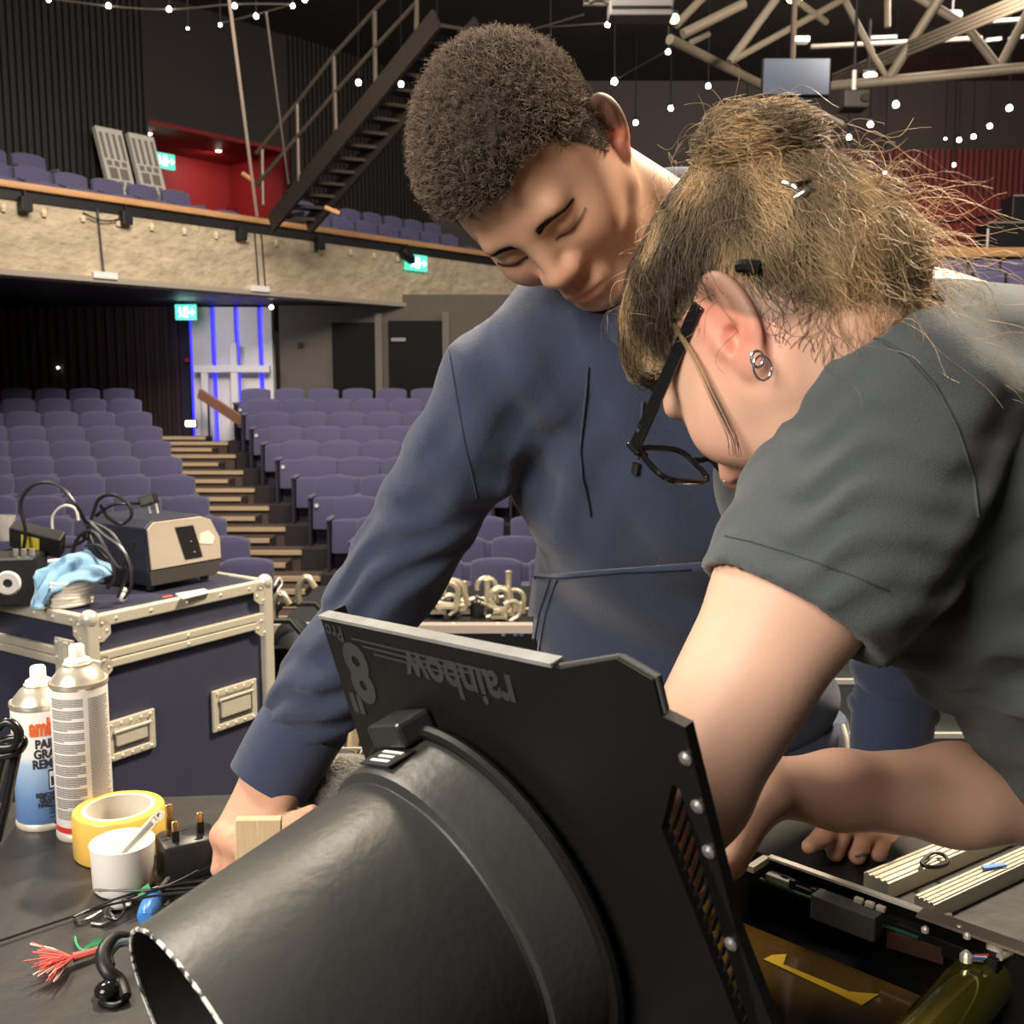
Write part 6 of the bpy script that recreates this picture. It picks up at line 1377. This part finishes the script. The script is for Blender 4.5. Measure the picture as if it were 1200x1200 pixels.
# --- hair: base volume
bunL = (-.098, .028, .096)
hs = SDF(); hs.u(hw.e((-.012, 0, .036), (.105, .084, .098)), .01).u(hw.e((.03, 0, .06), (.062, .066, .052)), .03).u(hw.e((-.07, 0, -.005), (.045, .06, .06)), .03).u(hw.e((-.060, 0, .075), (.046, .055, .042)), .03)
def scalp(p): l = hw.loc(p); return np.maximum(hs(p), -hairlineW(l) - .003)
bun = SDF(); bun.u(hw.e(bunL, (.028, .034, .028)), .01).u(hw.e((-.092, -.02, .080), (.020, .032, .022)), .02)
def hairvol(p): return np.minimum(scalp(p) + .002 * vnoise(p, 190, 3), bun(p) + .0035 * vnoise(p, 210, 5))
hv2, hq2 = nets(hairvol, hw.t - .22, hw.t + .22, .003)
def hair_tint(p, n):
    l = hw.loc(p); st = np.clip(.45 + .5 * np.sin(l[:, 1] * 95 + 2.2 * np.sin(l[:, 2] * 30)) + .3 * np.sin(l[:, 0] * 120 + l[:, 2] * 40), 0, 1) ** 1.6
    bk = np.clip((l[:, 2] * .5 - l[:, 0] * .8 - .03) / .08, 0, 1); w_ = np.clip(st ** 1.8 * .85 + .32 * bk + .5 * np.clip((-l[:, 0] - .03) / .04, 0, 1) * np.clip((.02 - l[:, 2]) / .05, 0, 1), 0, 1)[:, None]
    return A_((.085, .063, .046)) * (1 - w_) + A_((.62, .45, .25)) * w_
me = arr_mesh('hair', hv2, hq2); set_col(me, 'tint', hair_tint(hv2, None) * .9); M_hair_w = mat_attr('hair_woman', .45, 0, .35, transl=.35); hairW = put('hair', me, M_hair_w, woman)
# --- strands combed over the head to the bun
nr = vnorm(hv2, hq2); Lh = hw.loc(hv2); on_scalp = np.where((bun(hv2) > .010) & (np.einsum('ij,ij->i', nr, hv2 - hw.t) > 0))[0]
ns = 9500; ix = rng.choice(on_scalp, ns); p = hv2[ix].astype(np.float64) ; K = 12; paths = np.zeros((ns, K, 3)); bunw = np.array(hw.w(*bunL)); tgt = bunw + rng.normal(size=(ns, 3)) * .022
lift = .001 + .006 * rng.random(ns) ** 2; step = (.045 + .085 * rng.random(ns)) / (K - 1); ph = 7 * vnoise(hv2[ix], 55, 9) + .5 * rng.random(ns); wav = .0010 + .0016 * rng.random(ns)
for k in range(K):
    s_ = np.cross(grad(hairvol, p.astype(np.float32)), tgt - p); s_ /= np.linalg.norm(s_, axis=1, keepdims=True) + 1e-9
    paths[:, k] = p + s_ * (wav * np.sin(k * 1.2 + ph))[:, None]
    gN = grad(hairvol, p.astype(np.float32)); dr_ = tgt - p; dr_ -= gN * np.einsum('ij,ij->i', dr_, gN)[:, None]; dr_ /= np.linalg.norm(dr_, axis=1, keepdims=True) + 1e-9
    p = p + dr_ * step[:, None]; d_ = hairvol(p.astype(np.float32)); p = p - gN * (np.clip(d_ - lift, -.01, .01))[:, None]
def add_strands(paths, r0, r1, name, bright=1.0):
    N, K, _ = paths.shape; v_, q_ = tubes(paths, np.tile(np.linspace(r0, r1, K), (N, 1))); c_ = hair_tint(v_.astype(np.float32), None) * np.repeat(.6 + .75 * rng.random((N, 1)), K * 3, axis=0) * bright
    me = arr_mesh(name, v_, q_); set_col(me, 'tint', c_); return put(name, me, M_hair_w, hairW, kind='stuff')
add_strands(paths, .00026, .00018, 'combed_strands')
# --- bun loops
nb_ = 2200; c0 = np.array(bunL); bax = np.array((-.62, .55, .35)); bax = bax / np.linalg.norm(bax) + rng.normal(size=(nb_, 3)) * .35; u1 = np.cross(bax, rng.normal(size=(nb_, 3))); u1 /= np.linalg.norm(u1, axis=1, keepdims=True); u2 = np.cross(bax, u1) + bax * rng.normal(size=(nb_, 1)) * .25; u2 -= u1 * (u1 * u2).sum(1, keepdims=True); u2 /= np.linalg.norm(u2, axis=1, keepdims=True)
a0 = rng.random(nb_) * 6.28; sp = 1.2 + 1.6 * rng.random(nb_); K = 14; loc = np.zeros((nb_, K, 3)); rr_ = .95 + .38 * rng.random(nb_) ** 2
for k in range(K):
    a = a0 + sp * k / (K - 1); dirv = u1 * np.cos(a)[:, None] + u2 * np.sin(a)[:, None]; loc[:, k] = c0 + dirv * A_((.029, .036, .029)) * (rr_ * (1 + .05 * np.sin(k * .8 + a0)))[:, None] + (np.array((-.014, -.012, -.018)) * rng.random((nb_, 1)))
add_strands(hw.t + (loc * hw.sc) @ hw.R.T, .00026, .00018, 'bun_strands', 1.1)
# --- flyaways: wispy curls off the crown, the back and the nape
nf = 620; ixf = rng.choice(np.where((Lh[:, 0] < .045))[0], nf); rt = hv2[ixf].astype(np.float64); nf_n = nr[ixf]; K = 14; fl_ = np.zeros((nf, K, 3)); tg = np.cross(nf_n, rng.normal(size=(nf, 3))); tg /= np.linalg.norm(tg, axis=1, keepdims=True); b2 = np.cross(nf_n, tg)
le = .012 + .040 * rng.random(nf) ** 1.8; cu = 1.0 + 3.0 * rng.random(nf); pf = rng.random(nf) * 6.28
for k in range(K):
    t_ = k / (K - 1); fl_[:, k] = rt + nf_n * (le * np.sin(t_ * 1.9) * .60)[:, None] + tg * (le * t_ * .9)[:, None] + b2 * (le * .22 * (np.sin(cu * t_ * 2 + pf) - np.sin(pf)))[:, None]
add_strands(fl_, .00022, .00012, 'flyaway_strands', 1.2)
nn_ = 900; nape = np.where((Lh[:, 0] < -.055) & (Lh[:, 2] < .09))[0]; ixn = rng.choice(nape, nn_); rt = hv2[ixn].astype(np.float64); K = 14; np_ = np.zeros((nn_, K, 3)); le = .012 + .055 * rng.random(nn_) ** 1.7; od = nr[ixn] * .55 + np.array(RX) * .65 - np.array(UP) * .38 + rng.normal(size=(nn_, 3)) * .25; pf = rng.random(nn_) * 6.28
pn = np.cross(od, rng.normal(size=(nn_, 3))); pn /= np.linalg.norm(pn, axis=1, keepdims=True)
for k in range(K):
    t_ = k / (K - 1); np_[:, k] = rt + od * (le * t_)[:, None] + pn * (le * .20 * (np.sin(7 * t_ + pf) - np.sin(pf)))[:, None] - np.array(UP) * (le * .35 * t_ * t_)[:, None]
add_strands(np_, .00022, .00012, 'nape_strands', 1.15)
# fine hairs on the nape and behind the ear
lv = hw.loc(v1); cand = np.where((lv[:, 0] < -.022) & (lv[:, 0] > -.10) & (hairlineW(lv) < .004) & (lv[:, 2] < -.005) & (lv[:, 2] > -.10) & (np.abs(lv[:, 1]) < .074))[0]
n2 = 420; ixv = rng.choice(cand, n2); pp_ = v1[ixv].astype(np.float64); K = 9; wp = np.zeros((n2, K, 3)); tg2 = np.array(hw.w(-.07, 0, .03)) + rng.normal(size=(n2, 3)) * .03; st2 = (.012 + .022 * rng.random(n2)) / (K - 1); ph2 = rng.random(n2) * 6.28
for k in range(K):
    gN = grad(headW, pp_.astype(np.float32)); sd3 = np.cross(gN, tg2 - pp_); sd3 /= np.linalg.norm(sd3, axis=1, keepdims=True) + 1e-9; wp[:, k] = pp_ + gN * (.0006 + .0035 * (k / K) ** 2) + sd3 * (.0012 * np.sin(k * .8 + ph2))[:, None]
    dr_ = tg2 - pp_; dr_ -= gN * np.einsum('ij,ij->i', dr_, gN)[:, None]; dr_ /= np.linalg.norm(dr_, axis=1, keepdims=True) + 1e-9; pp_ = pp_ + dr_ * st2[:, None]; pp_ = pp_ - gN * np.clip(headW(pp_.astype(np.float32)), -.004, .004)[:, None]
add_strands(wp, .00019, .00010, 'nape_wisps', 1.7)
# loose lock in front of the ear
lk = []
for i in range(12):
    o_ = rng.normal(size=3) * .0013; l_ = [(.012, .084, .03), (.018, .0855, .0), (.030, .083, -.030), (.046, .074, -.056), (.056, .070, -.064)]; lk.append([np.array(pp) for pp in catmull([hw.w(*(np.array(a_) + o_ * (.5 + .3 * j))) for j, a_ in enumerate(l_)], 4)])
add_strands(np.array(lk), .00026, .0002, 'loose_lock', 1.2)
# pins and clip
M_pin = mat('pin_black', (.01, .01, .01), .25); M_pins = mat('pin_silver', (.7, .7, .72), .2, metal=.95)
def hair_pin(pts, m, r=.0016): MB().tube(catmull(pts, 4), r, 8).build('hair_pin', m, woman, smooth=True)
tb = bvh(hv2, hq2)
for (pa, pb_, m) in (((920, 222), (938, 232), M_pins), ((932, 240), (956, 228), M_pins), ((926, 228), (950, 222), M_pin)):
    a = cast(tb, *pa, .006); b = cast(tb, *pb_, .006)
    if a and b: hair_pin([a, a.lerp(b, .5) - FW * .003, b], m)
hair_pin([hw.w(-.050, .083, .006), hw.w(-.054, .082, .000), hw.w(-.057, .078, -.006)], M_pin, .0045)
# --- ear hoops and nose stud
lobe = hw.w(-.020, .083, -.046)
for i, (r_, dz, m) in enumerate(((.0052, -.001, mat('hoop_steel', (.62, .70, .72), .25, metal=.9)), (.0078, -.008, M_pins))):
    c_ = hw.w(-.014 + .002 * i, .090, -.050 + dz); MB().tube([c_ + (RX * .85 * math.cos(a) + FW * .5 * math.cos(a) + UP * math.sin(a)) * r_ for a in [2 * math.pi * k / 28 for k in range(28)]], .0011 - .0003 * i, 8, True).build('ear_hoop', m, woman, smooth=True)
MB().ball(hw.w(hw.surf(headW, .0165, -.036) + .0008, .0165, -.036), .0011, 8).build('nose_stud', M_pins, woman)
# --- glasses
t = thing('glasses', 'black rectangular glasses worn by the woman', 'glasses', hw.w(.11, 0, 0)); M_gl = mat('glasses_black', (.008, .008, .009), .18, coat=.4)
def hv_(f, l, u): return hw.w(f, l, u)
for s_ in (1, -1):
    MB().bar(hv_(-.012, s_ * .0845, .018), hv_(.112, s_ * .0735, .012), .0035, .0105, hw.U).build('temple_arm', M_gl, t, bevel=.0012)
    MB().bar(hv_(.112, s_ * .076, .012), hv_(.116, s_ * .060, .013), .004, .013, hw.U).build('hinge', M_gl, t, bevel=.0012)
    pts = []
    for k in range(32):
        a = 2 * math.pi * k / 32; cx2 = math.copysign(abs(math.cos(a)) ** .5, math.cos(a)); sy2 = math.copysign(abs(math.sin(a)) ** .5, math.sin(a)); l_ = s_ * .040 + .0285 * cx2; pts.append(hv_(.118 - abs(l_) * .06, l_, -.004 + .0205 * sy2))
    MB().tube(pts, .0024, 8, True).build('rim', M_gl, t, smooth=True)
    cn = sum(pts, V((0, 0, 0))) / 32; MB().add(pts + [p_ + hw.F * .001 for p_ in pts], [tuple(range(32))[::-1], tuple(range(32, 64))] + [(i, (i + 1) % 32, 32 + (i + 1) % 32, 32 + i) for i in range(32)]).build('lens', mat('lens_clear', (.98, .98, .98), .02, trans=1.0, ior=1.02), t)
MB().tube([hv_(.117, -.012, .004), hv_(.121, 0, .007), hv_(.117, .012, .004)], .0026, 8).build('bridge', M_gl, t, smooth=True)
for k in range(7): MB().bar(hv_(.060 + .0052 * k + (.004 if k > 2 else 0), .0785 - .0003 * k, .0155), hv_(.063 + .0052 * k + (.004 if k > 2 else 0), .0783 - .0003 * k, .0155), .0004, .003, hw.U).build('temple_mark', M_pins, t)
# --- t-shirt
ts = SDF()
ts.u(ell(P(1215, 560, .86), (.27, .17, .145)), .02).u(rcone(P(1085, 478, .82), wHip + V((0, 0, -.02)), .095, .15), .06)
ts.u(rcone(P(1060, 450, .74), P(1190, 510, .98), .055, .08), .05).u(rcone(P(1160, 650, .80), P(1330, 800, .86), .10, .14), .08)
ts.chain([wS_L + UP * .012, wS_L.lerp(wE_L, .20) + RX * .010, wS_L.lerp(wE_L, .38) + RX * .010, wS_L.lerp(wE_L, .60)], [.073, .065, .0615, .0625], .04)
ts.chain([wS_R, wS_R.lerp(wE_R, .55)], [.07, .066], .05)
ts.s(rcone(wS_L.lerp(wE_L, .40), wS_L.lerp(wE_L, .70), .0535, .0555), .003)
ts.i(lambda p: -((A_(wS_L.lerp(wE_L, .405)) - p) @ A_((wE_L - wS_L).normalized())) * np.where((p - A_(wS_L)) @ A_((wE_L - wS_L).normalized()) > .06, 1, 0) - 1e3 * np.where((p - A_(wS_L)) @ A_((wE_L - wS_L).normalized()) > .06, 0, 1), .0005) if False else None
ts.s(rcone(hw.w(-.04, 0, -.035), wC7, .052, .060), .01)
ts.post += [folds(wS_L.lerp(wE_L, .22) + V((-.02, -.05, 0)), .09, (-.15, .1, 1), 230, .0022, .6, 2.6), folds(wS_L.lerp(wE_L, .38), .08, (-.5, .1, -.8), 190, .0012, 1.4, 2.2), folds(P(1130, 640, .72), .10, (.75, 0, -.6), 120, .005, 1.0, 1.6), folds(P(1190, 740, .74), .12, (.25, 0, -1), 110, .006, .2, 1.6), folds(P(1150, 440, .72), .13, (.3, 0, 1), 110, .0018, 1.0), folds(P(1180, 860, .74), .12, (.3, 0, -1), 100, .006, 2.2, 1.6)]
lo = A_(wS_L) - .26; hi = A_(wHip) + .24; lo[1] = A_(wS_L)[1] - .16; hi[1] = A_(wS_R)[1] + .12; hi[2] = A_(wC7)[2] + .16; lo[2] = A_(wS_L)[2] - .42
armax = A_((wE_L - wS_L).normalized()); cutp = A_(wS_L.lerp(wE_L, .51)); near = A_(wS_L)
def tsf(p):
    d = ts(p); al = (p - cutp) @ armax; rad_ = np.linalg.norm((p - near) - ((p - near) @ armax)[:, None] * armax, axis=1); lat = (p - near) @ A_(RX)
    return np.where((rad_ < .10) & (lat < .09), np.maximum(d, al), d)
sv, sq = nets(tsf, lo, hi, .0042); sn = vnorm(sv, sq)
M_tee = mat('tee_grey', (.072, .084, .088), .95, bump=.3, bscale=900, var=.08, vscale=12, sheen=.2, spec=.15)
tee = put('t_shirt', arr_mesh('t_shirt', sv, sq), M_tee, woman); ttree = bvh(sv, sq)
M_ts = mat('tee_seam', (.05, .058, .060), .9)
seam(ttree, [(990, 400), (1030, 398), (1065, 418), (1095, 452), (1120, 500), (1140, 560), (1146, 610)], .0012, 'sleeve_seam', M_ts, tee, .0006)
seam(ttree, [(850, 628), (880, 635), (920, 646), (960, 660), (1000, 675), (1045, 693)], .0006, 'hem_stitch', M_ts, tee, .0006)
# --- trousers and shoes, standing at the right of the table
jn = SDF(); jn.u(ell(wHip, (.17, .17, .15)), .02)
for s_ in (-1, 1):
    a = wHip + V((.0, s_ * .09, -.08)); jn.chain([a, V((wHip.x + .05, wHip.y + s_ * .11, .48)), V((wHip.x + .12, wHip.y + s_ * .12, .07))], [.10, .068, .055], .03)
jv, jq = nets(jn, (wHip.x - .25, wHip.y - .32, 0), (wHip.x + .35, wHip.y + .32, wHip.z + .2), .010); put('trousers', arr_mesh('trousers', jv, jq), M_black, woman)
for s_ in (-1, 1):
    f_ = V((wHip.x + .10, wHip.y + s_ * .12, 0)); sh = SDF(); sh.u(rcone(f_ + V((.05, 0, .05)), f_ + V((-.12, 0, .035)), .046, .035), .02).u(rcone(f_ + V((.03, 0, .10)), f_ + V((.03, 0, .05)), .045, .045), .03); sh.i(lambda p: .002 - p[:, 2], .004)
    sv_, sq_ = nets(sh, A_(f_) - A_((.25, .12, .01)), A_(f_) + A_((.2, .12, .2)), .007); put('shoe', arr_mesh('shoe', sv_, sq_), M_black, woman)
